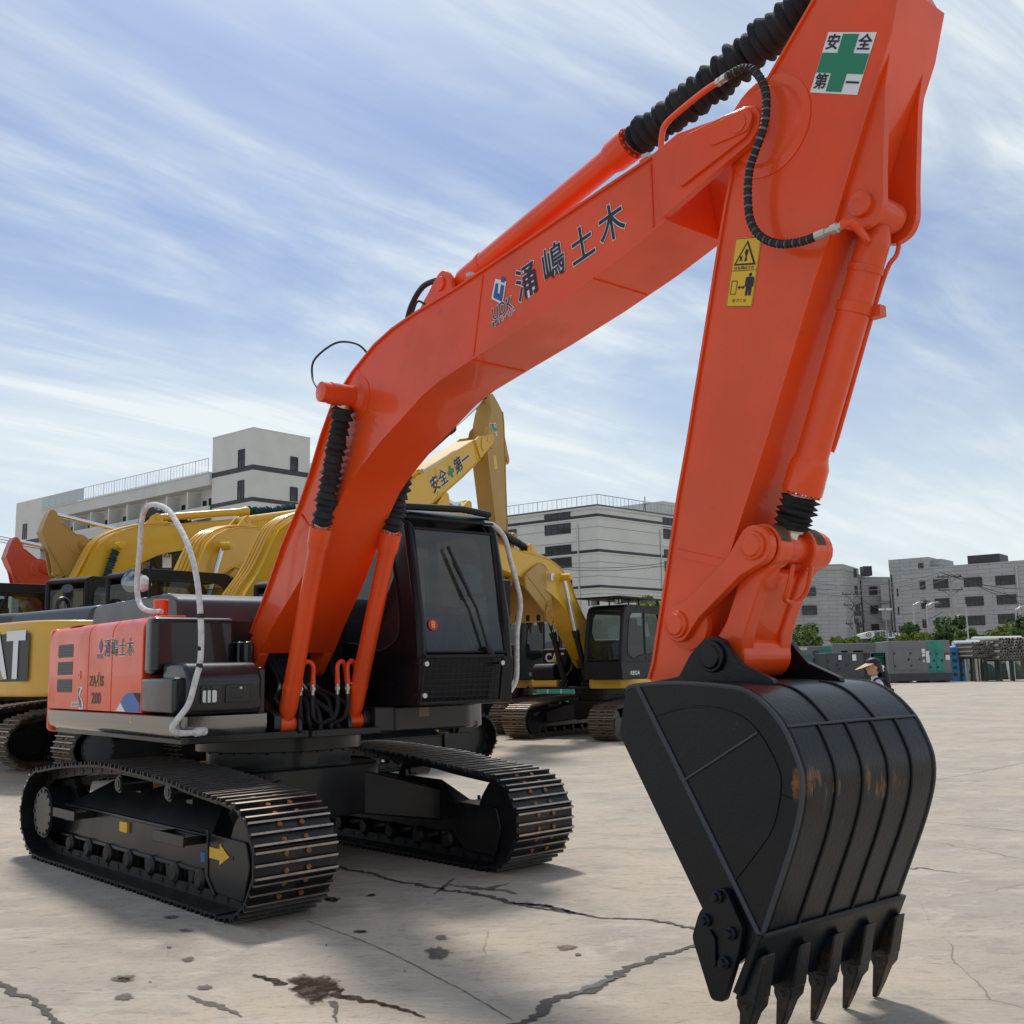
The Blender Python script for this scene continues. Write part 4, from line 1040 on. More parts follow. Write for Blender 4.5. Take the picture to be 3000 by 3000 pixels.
g.add([M @ Vector((x, y, .005)) for x, y in ((.28,.65),(.36,.67),(.42,.65),(.38,.70),(.40,.75),(.34,.72),(.27,.74),(.31,.69))], [tuple(range(8))], 1)
put_text(g, 'はね飛ばされ', M @ Matrix.Translation((.5,.558,0)), .13, .055, 1, offset=.01, lift=.003)
for x0, y0, x1, y1 in ((.10,.18,.32,.19),(.10,.37,.32,.38),(.10,.18,.12,.38),(.30,.18,.32,.38)): rect(g, M, x0, y0, x1, y1, 1, .003)
g.add([M @ Vector((x, y, .003)) for x, y in ((.35,.28),(.43,.31),(.43,.29),(.55,.29),(.55,.31),(.63,.28),(.55,.25),(.55,.27),(.43,.27),(.43,.25))], [tuple(range(10))], 1)
g.add([M @ Vector((.78+.06*math.cos(a), .46+.026*math.sin(a), .003)) for a in [2*math.pi*i/14 for i in range(14)]], [tuple(range(14))], 1)
g.add([M @ Vector((x, y, .003)) for x, y in ((.66,.43),(.90,.43),(.94,.41),(.94,.29),(.89,.29),(.89,.16),(.80,.16),(.78,.27),(.76,.16),(.67,.16),(.67,.29),(.62,.29),(.62,.41))], [tuple(range(13))], 1)
put_text(g, '近づくな', M @ Matrix.Translation((.48,.09,0)), .14, .055, 1, offset=.01, lift=.003)
ob('warning_sticker', g, ['decal_yellow','ink'], ar, sm=0)
mat('badge_green', (0.01,0.06,0.035), .4); mat('badge_pale', (0.25,0.36,0.33), .4)
# lettering on the side doors
doors = [o for o in root.children if o.name.split('.')[0] == 'side_door']
sv = -1.3365
g = G()
M = side_frame(-.64, 1.516, sv)
put_text(g, 'ZA', side_frame(-.735,1.512,sv), .125, .115, 0, offset=.025, lift=.002)
put_text(g, 'IS', side_frame(-.515,1.512,sv), .125, .115, 0, offset=.025, lift=.002)
g.add([(a, sv-.002, b) for a, b in ((-.66,1.565),(-.635,1.565),(-.59,1.465),(-.62,1.465))], [(0,1,2,3)], 1)
g.add([(a, sv-.003, b) for a, b in ((-.585,1.59),(-.57,1.59),(-.64,1.465),(-.665,1.465))], [(0,1,2,3)], 0)
put_text(g, '200', side_frame(-.64,1.372,sv), .155, .125, 0, offset=.02, lift=.002)
ob('model_lettering', g, ['ink','decal_yellow'], doors[1], sm=0)
g = G()
for ch, u in zip('涌嶋土木', (-.41,-.24,-.06,.11)):
    M = side_frame(u, 1.77 if u < -.1 else 1.765, sv)
    put_text(g, ch, M, .145, .15, 0, offset=.05, lift=.001); put_text(g, ch, M, .145, .15, 1, offset=.008, lift=.003)
M = side_frame(-.565, 1.80, sv)
g.add([M @ Vector((x, y, .002)) for x, y in ((-.045,0),(0,-.06),(.045,0),(0,.06))], [(0,1,2,3)], 2)
put_text(g, 'UDK', side_frame(-.58,1.715,sv), .07, .06, 0, offset=.06, lift=.001); put_text(g, 'UDK', side_frame(-.58,1.715,sv), .07, .06, 1, lift=.003)
ob('company_lettering', g, ['decal_white','ink','logo_blue'], doors[2], sm=0)
g = G()
g.add([(a, sv-.001, b) for a, b in ((-.06,1.345),(.0,1.40),(.10,1.424),(.20,1.424),(.345,1.343),(.352,1.281),(.054,1.281))], [tuple(range(7))], 0)
g.add([(a, sv-.001, b) for a, b in ((-.165,1.281),(-.065,1.347),(.045,1.281))], [(0,1,2)], 1)
g.add([(a, sv-.001, b) for a, b in ((.21,1.424),(.35,1.424),(.35,1.348))], [(0,1,2)], 2)
ob('stripe_decal', g, ['decal_blue','decal_white','black_matte'], doors[2], sm=0)
g = G()
g.add([(a, sv-.001, b) for a, b in ((-1.11,1.468),(-.98,1.468),(-1.03,1.43),(-1.05,1.39),(-.985,1.36),(-.955,1.32),(-.96,1.281),(-1.07,1.281),(-1.03,1.31),(-1.04,1.34),(-1.10,1.375),(-1.12,1.42))], [tuple(range(12))], 0)
g.add([(a, sv-.002, b) for a, b in ((-1.10,1.462),(-1.045,1.462),(-1.085,1.40),(-1.01,1.35),(-.99,1.30),(-1.02,1.285),(-1.035,1.33),(-1.09,1.37),(-1.108,1.42))], [tuple(range(9))], 1)
g.add([(a, sv-.001, b) for a, b in ((-1.285,1.298),(-1.07,1.304),(-1.06,1.342),(-1.265,1.340))], [(0,1,2,3)], 0)
g.add([(a, sv-.002, b) for a, b in ((-1.272,1.303),(-1.075,1.309),(-1.067,1.336),(-1.258,1.334))], [(0,1,2,3)], 2)
ob('maker_badge', g, ['decal_white','badge_green','badge_pale'], doors[0], sm=0)
sk = [o for o in root.children if o.name.split('.')[0] == 'side_skirt'][0]
g = G(); put_text(g, '2', side_frame(.19,1.222,-1.3405), .075, .07, 0, offset=.03, lift=.001); ob('number_sticker', g, ['decal_yellow'], sk, sm=0)
mat('mirror_dark', (0.28,0.29,0.31), .04, metal=1.0)
# wrapped handrail, filler cap, round mirror
g = G(); g.tube(spl([(1.06,-1.18,1.15),(1.10,-1.33,1.155),(1.115,-1.385,1.20),(1.12,-1.28,1.345),(1.12,-1.23,1.52),(1.12,-1.2,1.65),(1.122,-1.2,1.87),(1.063,-1.2,2.135),(.975,-1.2,2.333),(.834,-1.2,2.516),(.658,-1.2,2.669),(.439,-1.2,2.818),(.142,-1.2,2.899),(-.046,-1.2,2.881),(-.113,-1.2,2.759),(-.133,-1.2,2.544),(-.169,-1.2,2.289),(-.096,-1.2,2.127),(.06,-1.19,2.06),(.22,-1.14,2.045)], 5), .0215, 12)
g.cyl((1.04,-1.12,1.155),(1.07,-1.20,1.152), .032, n=12)
hr = ob('wrapped_handrail', g, ['white_wrap'], root)
g = G(); random.seed(4)
for z in (1.60,1.72,1.95): 
    g.rev((1.12,-1.205,z),(1.12,-1.205,z+1), [(0,.0225),(.016,.0235),(.03,.0225)], 12, cap=False)
ob('tape_band', g, ['rubber'], hr)
g = G(); g.rev((.10,-1.10,1.99),(.10,-1.10,3), [(0,.085),(.03,.085),(.032,.056),(.13,.056),(.132,.060),(.15,.060),(.158,.052)], 24)
ob('filler_cap', g, ['orange'], root)
g = G(); g.tube([(-.42,-1.0,2.20),(-.42,-1.0,2.52)], .012, 8); g.box(-.46,-.38,-1.02,-.98,2.46,2.50); g.tube([(-.42,-1.0,2.46),(-.66,-1.0,2.46),(-.74,-1.0,2.40)], .008, 6)
c = Vector((-.76,-1.02,2.36)); d = Vector((.80,-.60,.10)).normalized()
g.rev(c-d*.05, c+d, [(0,.02),(.01,.06),(.03,.095),(.045,.105),(.05,.105)], 24, 0); g.rev(c, c+d, [(0,.10),(.010,.085),(.020,.05),(.024,.005)], 24, 2); g.rev(c+Vector((.16,.03,-.10)), c+Vector((.16,.03,1)), [(0,.01),(.02,.05),(.06,.072),(.10,.06),(.14,.02)], 18, 1)
ob('round_mirror', g, ['black_matte','decal_white','mirror_dark'], root)
# hoses and pipes between the boom cylinders
for k, (u, v, w) in enumerate(((1.02,-.36,1.50),(1.05,-.27,1.50),(1.04,-.05,1.50),(1.05,.035,1.50))):
    g = G(); sx = -1 if k < 2 else 1
    g.tube(spl([(u-.02,v+sx*.10,w-.02),(u-.02,v+sx*.085,w+.09),(u,v+sx*.045,w+.135),(u+.01,v,w+.10),(u+.01,v,w)], 6), .018, 10)
    o = ob('cylinder_pipe', g, ['orange'], root)
    q = G(); q.cyl((u+.01,v,w),(u+.01,v,w-.04), .022, n=6, m=1); q.cyl((u+.01,v,w-.04),(u+.01,v,w-.06), .017, n=8, m=0); q.cyl((u+.01,v,w-.06),(u+.01,v,w-.085), .021, n=6, m=0); q.cyl((u+.01,v,w-.085),(u+.01,v,w-.13), .015, n=8, m=0)
    ob('hose_fitting', q, ['fitting','orange'], o)
    g = G(); e = V0+(.06 if k % 2 else -.06)
    g.tube(spl([(u+.01,v,w-.12),(u+.01,v,w-.22),(u-.02,v*.8+e*.2,w-.31),(u-.15,e,w-.35),(u-.5,e,w-.28),(.35,e,1.55)], 6), .017, 8); ob('hose', g, ['rubber'], root)
g = G(); random.seed(8)
for k in range(7):
    y = V0-.26+.085*k
    g.tube(spl([(.98,y,1.12),(.97+random.uniform(-.03,.04),y+random.uniform(-.06,.06),1.22),(.86,y+random.uniform(-.08,.08),1.34),(.6,y*.6+V0*.4,1.45),(.34,V0+(y-V0)*.5,1.66)], 5), .02, 8)
ob('hose_bundle', g, ['rubber'], root)
g = G(); g.tube(spl([(2.74,V0-.10,4.19),(2.56,V0-.11,4.19),(2.40,V0-.10,4.10),(2.30,V0-.08,3.98)], 6), .02, 8); g.tube(spl([(2.74,V0+.02,4.19),(2.52,V0+.02,4.21),(2.36,V0+.02,4.10),(2.26,V0,3.96)], 6), .02, 8); g.tube(spl([(2.60,V0-.13,4.05),(2.52,V0-.13,4.09),(2.46,V0-.13,4.02)], 4), .008, 6)
ob('hose', g, ['rubber'], bo)
g = G(); g.tube(spl([(1.78,V0-.5,3.58),(1.62,V0-.45,3.70),(1.56,V0-.40,3.86),(1.70,V0-.30,3.97),(1.90,V0-.24,3.92),(2.0,V0-.20,3.82)], 8), .008, 6); ob('grease_line', g, ['rubber'], bo)
# corrugated hose from the boom to the bucket cylinder, rigid pipe stubs
def ribbed(P, r, name, parent, mats):
    Q = spl(P, 1)
    D = []; S_ = spl([Vector(p) for p in P], 22)
    acc = 0; last = S_[0]; D.append(S_[0])
    for p in S_[1:]:
        acc += (p-last).length; last = p
        if acc >= .0075: D.append(p); acc = 0
    g = G(); g.tube(D, [r*(1.0 if (i//1) % 2 else .80) for i in range(len(D))], 10)
    for i, f in enumerate(g.f):
        s = (i//10) % 4
        g.m[i] = 1 if s == 0 else 0
    return ob(name, g, mats, parent, sm=15)
hp = [(5.371,4.37),(5.466,4.366),(5.525,4.324),(5.571,4.239),(5.585,4.153),(5.567,4.037),(5.51,3.93),(5.469,3.849),(5.451,3.733),(5.458,3.6),(5.512,3.503),(5.606,3.437),(5.717,3.408),(5.80,3.405)]
vs = [V0-.20]*3+[V0-.27]*11
ribbed([(u, V0-.27, w) for u, w in hp], .0215, 'corrugated_hose', ar, ['rubber','hose_ring'])
g = G(); g.rev((5.80,V0-.27,3.405),(5.93,V0-.268,3.41), [(0,.022),(.05,.022),(.052,.017),(.08,.017),(.082,.024),(.11,.024),(.115,.018),(.13,.018)], 10)
g.rev((5.371,V0-.27,4.37),(5.27,V0-.22,4.40), [(0,.021),(.05,.021),(.052,.016),(.075,.016),(.078,.022),(.105,.022)], 10); ob('hose_fitting', g, ['fitting'], ar)
g = G(); g.tube(spl([(5.92,V0-.268,3.41),(5.95,V0-.25,3.425),(5.965,V0-.20,3.40),(5.94,V0-.10,3.385)], 5), .019, 10); ob('cylinder_pipe', g, ['orange'], ar)
g = G(); g.tube(spl([(4.853,V0-.19,4.20),(4.870,V0-.19,4.31),(4.905,V0-.19,4.358),(5.03,V0-.19,4.392),(5.185,V0-.20,4.412),(5.28,V0-.215,4.405)], 5), .016, 10); ob('hydraulic_line', g, ['orange'], bo)
for u, w in ((3.18,4.02),(4.74,4.195)):
    g = G(); g.box(u-.03,u+.03,V0-.20,V0-.12,w,w+.03,0); g.box(u-.022,u+.022,V0-.19,V0-.13,w+.03,w+.06,1); ob('line_clamp', g, ['orange','fitting'], bo)
# pipe down the bucket cylinder with its clamp band
a = Vector((5.965,V0,3.523)); b = Vector((5.355,V0,2.085)); d = (b-a).normalized(); n_ = Vector((d.z,0,-d.x))*-1
if n_.x < 0: n_ = -n_
g = G(); g.tube(spl([a+d*.10+n_*.06+Vector((0,.10,0)), a+d*.16+n_*.085+Vector((0,.07,0)), a+d*.30+n_*.060+Vector((0,.060,0)), a+d*1.00+n_*.060+Vector((0,.060,0)), a+d*1.06+n_*.05+Vector((0,.055,0))], 5), .011, 8); ob('cylinder_pipe', g, ['orange'], ar)
q = a+d*.40; g = G(); g.rev(q, q+d, [(0,.076),(.001,.083),(.045,.083),(.046,.076)], 24, cap=False); g.cbox(q+n_*.085+Vector((0,.05,0))+d*.02, (.06,.05,.05)); ob('clamp_band', g, ['orange'], ar)
# ------------------------------------------------------------------ other excavators in the yard
YEL = dict(paint='yellow', body='cat_yellow', cw='cat_yellow', skirt='cat_yellow', dark='black_matte', hood='hood_grey', frame='black_frame', shoe='track_rusty', shoe_edge='steel_edge',
           glass='cab_glass_far', bucket='tan_yellow', lines=True, cyl='yellow')
def spec(**k): d = dict(YEL); d.update(k); return d
GR = 'parked excavators behind the orange one'
e1, b1, a1 = excavator('excavator', 'yellow excavator in the second row at left with green arm cylinder bellows and exhaust stack', (-8.05,21.7,0), R(66), spec(abel='bellows_green', bt=.5), GR, sc=1.25, tyaw=R(-21))
# badge on the rear of the counterweight, exhaust stack, lifting eyes
hd = [o for o in e1.children if o.name.startswith('hood')][0]
g = G(); g.rev((-.85,.35,2.2),(-.85,.35,3.2), [(0,.075),(.28,.075)], 18); g.tube(spl([(-.85,.35,2.48),(-.87,.33,2.55),(-.95,.27,2.63)], 4), [.075,.076,.078,.079,.08,.082,.084,.086,.088][:9], 18)
ob('exhaust_stack', g, ['hood_grey'], hd)
for x in (-1.78,-.35):
    g = G(); pts = [(x+.11*math.cos(a), -.55, 2.28+.11*math.sin(a)) for a in [2*math.pi*i/16 for i in range(16)]]; g.tube(pts, .035, 8, closed=True); g.box(x-.05,x+.05,-.60,-.50,2.2,2.22); ob('lifting_ring', g, ['ink'], hd)
e2, b2, a2 = excavator('excavator', 'yellow excavator with green cylinder bellows, farthest left of those facing away', (-12.3,25.6,0), R(46), spec(bel='bellows_green', bt=.5), GR, sc=1.35, db=R(3), da=R(-25))
e3, b3, a3 = excavator('excavator', 'nearest yellow excavator at the left edge with black badge panel on its rear', (-6.0,18.8,0), R(51), spec(line_mat='cat_yellow', bt=.5), GR, sc=1.2, tyaw=R(-6), db=R(0), da=R(-25))
cw = [o for o in e3.children if o.name.startswith('counterweight')][0]
Mr = Matrix(((0,0,-1,-2.658),(-1,0,0,.0),(0,1,0,1.55),(0,0,0,1)))
g = G(); g.add([Mr @ Vector((x,y,.004)) for x,y in rp([(-.86,-.30),(.86,-.30),(.86,.30),(-.86,.30)], .04)], [tuple(range(20))], 0)
put_text(g, 'CAT', Mr, .78, .80, 1, offset=.035, lift=.012)
g.add([Mr @ Vector((x,y,.016)) for x,y in ((-.25,-.275),(.25,-.275),(0,.03))], [(0,1,2)], 2)
ob('badge', g, ['ink','decal_white','tan_yellow'], cw, sm=0)
g = G()
for y, z in ((-1.02,1.52),(-1.10,1.20),(1.02,1.52)): g.cyl((-2.36,y,z),(-2.25,y,z), .05, n=16)
ob('lifting_hole', g, ['tan_yellow'], cw)
e4, b4, a4 = excavator('excavator', 'yellow excavator behind the orange cab with safety lettering on its steep boom', (-3.0,17.7,0), R(60), spec(cyl='black_matte', bt=.5, at=.55, body='black_matte', skirt='black_matte', cw='cat_yellow', shoe='steel_track', arm_paint='tan_yellow'), GR, sc=1.08, tyaw=R(-15), db=R(22), da=R(4.5))
e5, b5, a5 = excavator('excavator', 'yellow and black excavator facing the camera with roof bars over its cab', (2.05,24.6,0), R(235), spec(skirt='cat_yellow', body='black_matte', cyl='black_matte', bt=.5), GR, sc=1.0, db=R(-1), da=R(20))
e6, b6, a6 = excavator('excavator', 'black cabbed yellow excavator half hidden left of the one with roof bars', (-.1,27.6,0), R(235), spec(skirt='cat_yellow', body='black_matte', cyl='black_matte', bt=.5), GR, sc=1.0, db=R(-20), da=R(30))
e7, b7, a7 = excavator('excavator', 'dull yellow excavator facing left with its folded arm standing above the grey hood', (-6.08,31.3,0), R(220), spec(paint='tan_yellow', bt=.45, at=.35), GR, sc=1.22, db=R(-.5), da=R(-6))
e8, b8, a8 = excavator('excavator', 'orange red excavator facing left, its folded arm cut by the left edge', (-8.6,34.4,0), R(222.8), spec(paint='orange_far', body='orange_far', cw='orange_far', skirt='black_matte', bt=.45, at=.35), GR, sc=1.2, db=R(-2.5), da=R(-4))
e9, b9, a9 = excavator('excavator', 'excavator facing left whose black arm with a warning sticker rises over the hood', (-3.93,32.8,0), R(219), spec(arm_paint='black_gloss', abel='bellows_green', bt=.45, at=.35), GR, sc=1.25, db=R(0), da=R(-1.4))
# lettering on the steep boom, sign on its arm
g = G()
for k, ch in enumerate('安全+第一'):
    M = side_frame(3.25+.29*k, 3.72+.048*k, V0-.2125, R(9.5))
    if ch == '+':
        g.add([M @ Vector((x*.11,y*.11,.003)) for x,y in ((-.35,-1),(.35,-1),(.35,-.35),(1,-.35),(1,.35),(.35,.35),(.35,1),(-.35,1),(-.35,.35),(-1,.35),(-1,-.35),(-.35,-.35))], [tuple(range(12))], 2)
        continue
    put_text(g, ch, M, .29, .30, 0, offset=.05, lift=.001); put_text(g, ch, M, .29, .30, 1, offset=.02, lift=.004)
ob('boom_lettering', g, ['decal_white','ink','decal_green'], b4, sm=0)
safety(a4, quad_frame((5.62,4.36),(5.86,4.30),(5.56,4.12), V0-.1715))
g = G(); rect(g, quad_frame((5.45,3.75),(5.56,3.72),(5.38,3.50), V0-.1715), 0,0,1,1, 0, .002); ob('warning_sticker', g, ['decal_yellow'], a4, sm=0)
Mw = quad_frame((5.55,4.05),(5.75,4.0),(5.46,3.62), V0-.1715)
g = G()
for v_, sg in ((V0-.1715,-1),(V0+.1715,1)):
    o_ = Vector((5.55,v_,3.75))
    g.add([(5.55,v_+sg*.002,3.55),(5.75,v_+sg*.002,3.55),(5.75,v_+sg*.002,3.95),(5.55,v_+sg*.002,3.95)], [(0,1,2,3)], 0)
    g.add([(5.57,v_+sg*.004,3.78),(5.73,v_+sg*.004,3.78),(5.65,v_+sg*.004,3.93)], [(0,1,2)], 1); g.add([(5.60,v_+sg*.006,3.795),(5.70,v_+sg*.006,3.795),(5.65,v_+sg*.006,3.89)], [(0,1,2)], 0)
ob('warning_sticker', g, ['decal_white','ink'], a9, sm=0)
# roof bars, lamps and lettering on the facing machines
for e in (e5, e6):
    c = [o for o in e.children if o.name.split('.')[0] == 'cab'][0]
    g = G(); g.box(-.55,1.62,.30,1.42,3.02,3.05)
    for x in (-.4,.5,1.4):
        for y in (.5,1.25): g.tube([(x,y,2.88),(x,y,3.03)], .02, 6)
    ob('roof_guard', g, ['black_matte'], c)
    for y in (.55,1.15):
        g = G(); g.box(1.16,1.26,y-.08,y+.08,2.90,3.0,0); g.add([(1.262,y-.07,2.91),(1.262,y+.07,2.91),(1.262,y+.07,2.99),(1.262,y-.07,2.99)], [(0,1,2,3)], 1); ob('work_lamp', g, ['black_matte','lamp_glass'], c)
    t_ = [o for o in e.children if o.name.split('.')[0] == 'fuel_tank'][0]
    Mf = Matrix(((0,0,1,.562),(1,0,0,-.98),(0,1,0,1.77),(0,0,0,1)))
    g = G(); put_text(g, 'CAT', Mf, .26, .28, 0, offset=.03, lift=.004); g.add([Mf @ Vector((x,y,.006)) for x,y in ((-.07,-.10),(.07,-.10),(0,.01))], [(0,1,2)], 1); ob('badge', g, ['decal_white','decal_yellow'], t_, sm=0)
    g = G(); put_text(g, 'REGA', side_frame(.95,1.40,1.338,0,1), .17, .12, 0, offset=.02, shear=.2, lift=.003); ob('cab_lettering', g, ['decal_white'], c, sm=0)
bo5 = G(); bo5.box(2.20,2.32,V0+.215,V0+.30,3.45,3.60); ob('work_lamp', bo5, ['lamp_glass'], b5)

# ------------------------------------------------------------------ buildings
mat('render_white', (0.66,0.645,0.61), .85, var=(.4,(0.60,0.585,0.55),.8,.35,.7))
mat('render_grey', (0.30,0.29,0.275), .85, var=(.4,(0.34,0.325,0.31),.8,.35,.7))
mat('slab_white', (0.62,0.615,0.59), .8, var=(.3,(0.54,0.535,0.51),.8,.35,.7))
mat('band_dark', (0.045,0.047,0.055), .6)
mat('frame_dark', (0.02,0.022,0.026), .4)
mat('pane', (0.012,0.016,0.020), .05, spec=.5, var=(.35,(0.045,0.055,0.062),.9,.5,.62))
mat('rail_grey', (0.30,0.31,0.32), .5)
mat('rail_white', (0.55,0.57,0.58), .5)
mat('rail_glass', (0.42,0.48,0.48), .25)
mat('pipe_white', (0.55,0.55,0.54), .5)
def stone():
    m = mat('stone', (0.24,0.25,0.255), .8); t = m.node_tree; p = t.nodes['Principled BSDF']
    co = N(t,'ShaderNodeTexCoord'); mp = N(t,'ShaderNodeMapping'); mp.inputs['Rotation'].default_value = (R(90),0,0); t.links.new(co.outputs['Object'], mp.inputs[0])
    b = N(t,'ShaderNodeTexBrick'); b.inputs['Scale'].default_value = 1.0; b.inputs['Brick Width'].default_value = 2.6; b.inputs['Row Height'].default_value = .62; b.inputs['Mortar Size'].default_value = .035; b.inputs['Bias'].default_value = -.2
    b.inputs['Color1'].default_value = (0.40,0.40,0.395,1); b.inputs['Color2'].default_value = (0.45,0.45,0.44,1); b.inputs['Mortar'].default_value = (0.24,0.24,0.24,1)
    t.links.new(mp.outputs[0], b.inputs['Vector']); t.links.new(b.outputs['Color'], p.inputs['Base Color']); return m
stone()
_win = {}
def window(parent, x, z, w, h, M, cols=2, transom=0.0, name='window'):
    """a framed window centred at (x,z) on the facade whose frame is M (x along, z up, -y outwards)"""
    key = (w,h,cols,transom)
    if key not in _win:
        f = G(); t_ = .07
        f.box(-w/2,w/2,-.10,.02,-h/2,-h/2+t_); f.box(-w/2,w/2,-.10,.02,h/2-t_,h/2); f.box(-w/2,-w/2+t_,-.10,.02,-h/2+t_,h/2-t_); f.box(w/2-t_,w/2,-.10,.02,-h/2+t_,h/2-t_)
        for i in range(1,cols): f.box(-w/2+w*i/cols-.035,-w/2+w*i/cols+.035,-.08,.02,-h/2+t_,h/2-t_)
        if transom: f.box(-w/2+t_,w/2-t_,-.085,.02,-h/2+h*transom-.03,-h/2+h*transom+.03)
        p = G(); p.box(-w/2+t_,w/2-t_,-.05,.0,-h/2+t_,h/2-t_)
        _win[key] = (f,p)
    f,p = _win[key]
    if isinstance(f, G):
        o = ob(name, f, ['frame_dark'], parent, sm=0); q = ob('pane', p, ['pane'], o, sm=0); _win[key] = (o.data, q.data)
    else: o = ob(name, None, None, parent, me=f); ob('pane', None, None, o, me=p)
    o.matrix_local = M @ Matrix.Translation((x,0,z))
    return o
def fac(p0, d):
    """facade frame in the building's coordinates: origin p0, x along d, -y to the outside (right of d)"""
    a = math.atan2(d[1], d[0]); M = Matrix.Rotation(a,4,'Z'); M.translation = Vector((p0[0],p0[1],0)); return M
def railing(parent, P0, P1, h, posts, m='rail_white', glass=None, name='railing'):
    P0 = Vector(P0); P1 = Vector(P1); g = G()
    g.tube([P0+Vector((0,0,h)),P1+Vector((0,0,h))], .05, 4); g.tube([P0+Vector((0,0,.1)),P1+Vector((0,0,.1))], .035, 4)
    for i in range(posts+1): q = P0.lerp(P1,i/posts); g.tube([q,q+Vector((0,0,h))], .04 if i%4 == 0 else .022, 4)
    if glass: g.add([P0+Vector((0,0,.1)),P1+Vector((0,0,.1)),P1+Vector((0,0,h)),P0+Vector((0,0,h))], [(0,1,2,3)], 1)
    return ob(name, g, [m, glass or m], parent, sm=0)

# apartment block, left
A0 = place(730.5,1972,105); A0.z = 0
lb = thing('apartment_block', 'off white apartment block with dark floor bands and recessed balconies at left', 'building', A0)
dl = Vector((-.775,.632,0)); dr = Vector((.66,.75,0)); nl = Vector((-.632,-.775,0))
def quad_block(g, p, a, la, b, lb_, z0, z1, m=0):
    p = Vector(p); q = [p, p+a*la, p+a*la+b*lb_, p+b*lb_]
    g.ring([[(v.x,v.y,z0) for v in q],[(v.x,v.y,z1) for v in q]], m)
H0 = 26.4; T_ = 7.0; ST = 3.25
g = G(); quad_block(g, (0,0,0), dl, T_, dr, 7.2, 0, H0); ob('wall', g, ['render_white'], lb, sm=0)
g = G(); quad_block(g, Vector((0,0,0))-dl*.02-dr*.02, dl, T_+.04, dr, 7.24, H0-.02, H0+.12); ob('parapet', g, ['slab_white'], lb, sm=0)
bands = [22.1-ST*i for i in range(6)]
for z in bands[:5]:
    g = G(); quad_block(g, -dl*.04-dr*.04, dl, T_+.08, dr, 7.28, z, z+.52 if z > 21 else z+.42); ob('floor_band', g, ['band_dark'], lb, sm=0)
ML = fac((0,0), dl); MLo = Matrix.Rotation(math.atan2(-dl.y,-dl.x),4,'Z'); MLo.translation = dl*T_          # outside on the right of -dl
MR = Matrix.Rotation(math.atan2(dr.y,dr.x),4,'Z')
for i, z in enumerate(bands[:5]):
    o = window(lb, T_-1.9, z+1.35, 1.05, 2.0, MLo, 2, .32 if i else .62)
    window(lb, 5.1, z+1.25, .95, 1.5, MR, 1)
# long wing with balconies
W0 = dl*T_ + nl*.3; WL = 36.0; D_ = 9.0; top = 22.6
back = -nl
g = G(); quad_block(g, W0-nl*1.6, dl, WL, back, D_, 0, top); ob('wing_wall', g, ['render_white'], lb, sm=0)
g = G(); quad_block(g, W0, dl, WL, back, D_+1, top-1.25, top); ob('roof_slab', g, ['slab_white'], lb, sm=0)
g = G(); quad_block(g, W0+nl*.10, dl, WL, back, 1.2, top, top+.15); ob('roof_edge', g, ['slab_white'], lb, sm=0)
MW = Matrix.Rotation(math.atan2(-dl.y,-dl.x),4,'Z'); MW.translation = W0+dl*WL-nl*1.6
for f in range(6):
    zf = top-1.25-ST*(f+1)
    if zf < 1: break
    g = G(); quad_block(g, W0, dl, WL, back, 1.6, zf-.30, zf+.05); quad_block(g, W0+nl*.02, dl, WL, back, .18, zf-.30, zf+1.05); ob('balcony', g, ['slab_white'], lb, sm=0)
    for dz in (.25,.62): 
        g = G(); quad_block(g, W0+nl*.06, dl, WL, back, .06, zf+dz, zf+dz+.10); ob('balcony_rib', g, ['rail_white'], lb, sm=0)
    if f in (0,2):
        g = G(); quad_block(g, W0+nl*.04, dl, WL, back, .05, zf-.72, zf-.31); ob('floor_band', g, ['band_dark'], lb, sm=0)
    n = 9
    for k in range(n+1):
        if k: 
            g = G(); quad_block(g, W0+dl*(WL*k/n-.12), dl, .24, back, 1.6, zf+.05, zf+ST-.30); ob('partition', g, ['slab_white'], lb, sm=0)
        if k < n:
            x = WL-(WL*k/n)-WL/n*.38
            window(lb, x, zf+1.35, 1.5, 1.75, MW, 2); window(lb, x-1.55, zf+1.2, .6, 1.7, MW, 1)
railing(lb, W0+dl*.3+Vector((0,0,top+.15)), W0+dl*(WL*.72)+Vector((0,0,top+.15)), 1.5, 44)
railing(lb, W0+dl*(WL*.72)+Vector((0,0,top+.15)), W0+dl*WL+Vector((0,0,top+.15)), 1.5, 6, glass='rail_glass', name='glass_railing')
railing(lb, Vector((0,0,22.2))+dr*7.3, Vector((0,0,22.2))+dr*22, 1.5, 18)
g = G(); quad_block(g, dr*7.2+dl*.5, dr, 16, dl, 6, 0, 22.1); ob('wing_wall', g, ['render_white'], lb, sm=0)
# stair tower at the far end
E0 = W0+dl*WL
g = G(); quad_block(g, E0, dl, 7.0, back, 9.5, 0, 24.3); ob('wall', g, ['render_white'], lb, sm=0)
g = G(); quad_block(g, E0-dl*5+back*5, dl, 5, back, 4.5, top, 23.9); ob('wall', g, ['render_white'], lb, sm=0)
g = G(); quad_block(g, E0-dl*.02+nl*.04, dl, 7.04, back, .1, 18.6, 19.1); quad_block(g, E0-dl*.02+nl*.04, dl, 7.04, back, .1, 12.0, 12.5); ob('floor_band', g, ['band_dark'], lb, sm=0)
ME = Matrix.Rotation(math.atan2(-dl.y,-dl.x),4,'Z'); ME.translation = E0+dl*7
for z in (20.3,16.6,13.4,10.1): window(lb, 2.7, z, 1.05, 2.0, ME, 2, .62)
g = G(); g.tube([E0-dl*.2-nl*1.2+Vector((0,0,top)),E0-dl*.2-nl*1.2+Vector((0,0,23.9))], .09, 6); ob('rain_pipe', g, ['pipe_white'], lb)

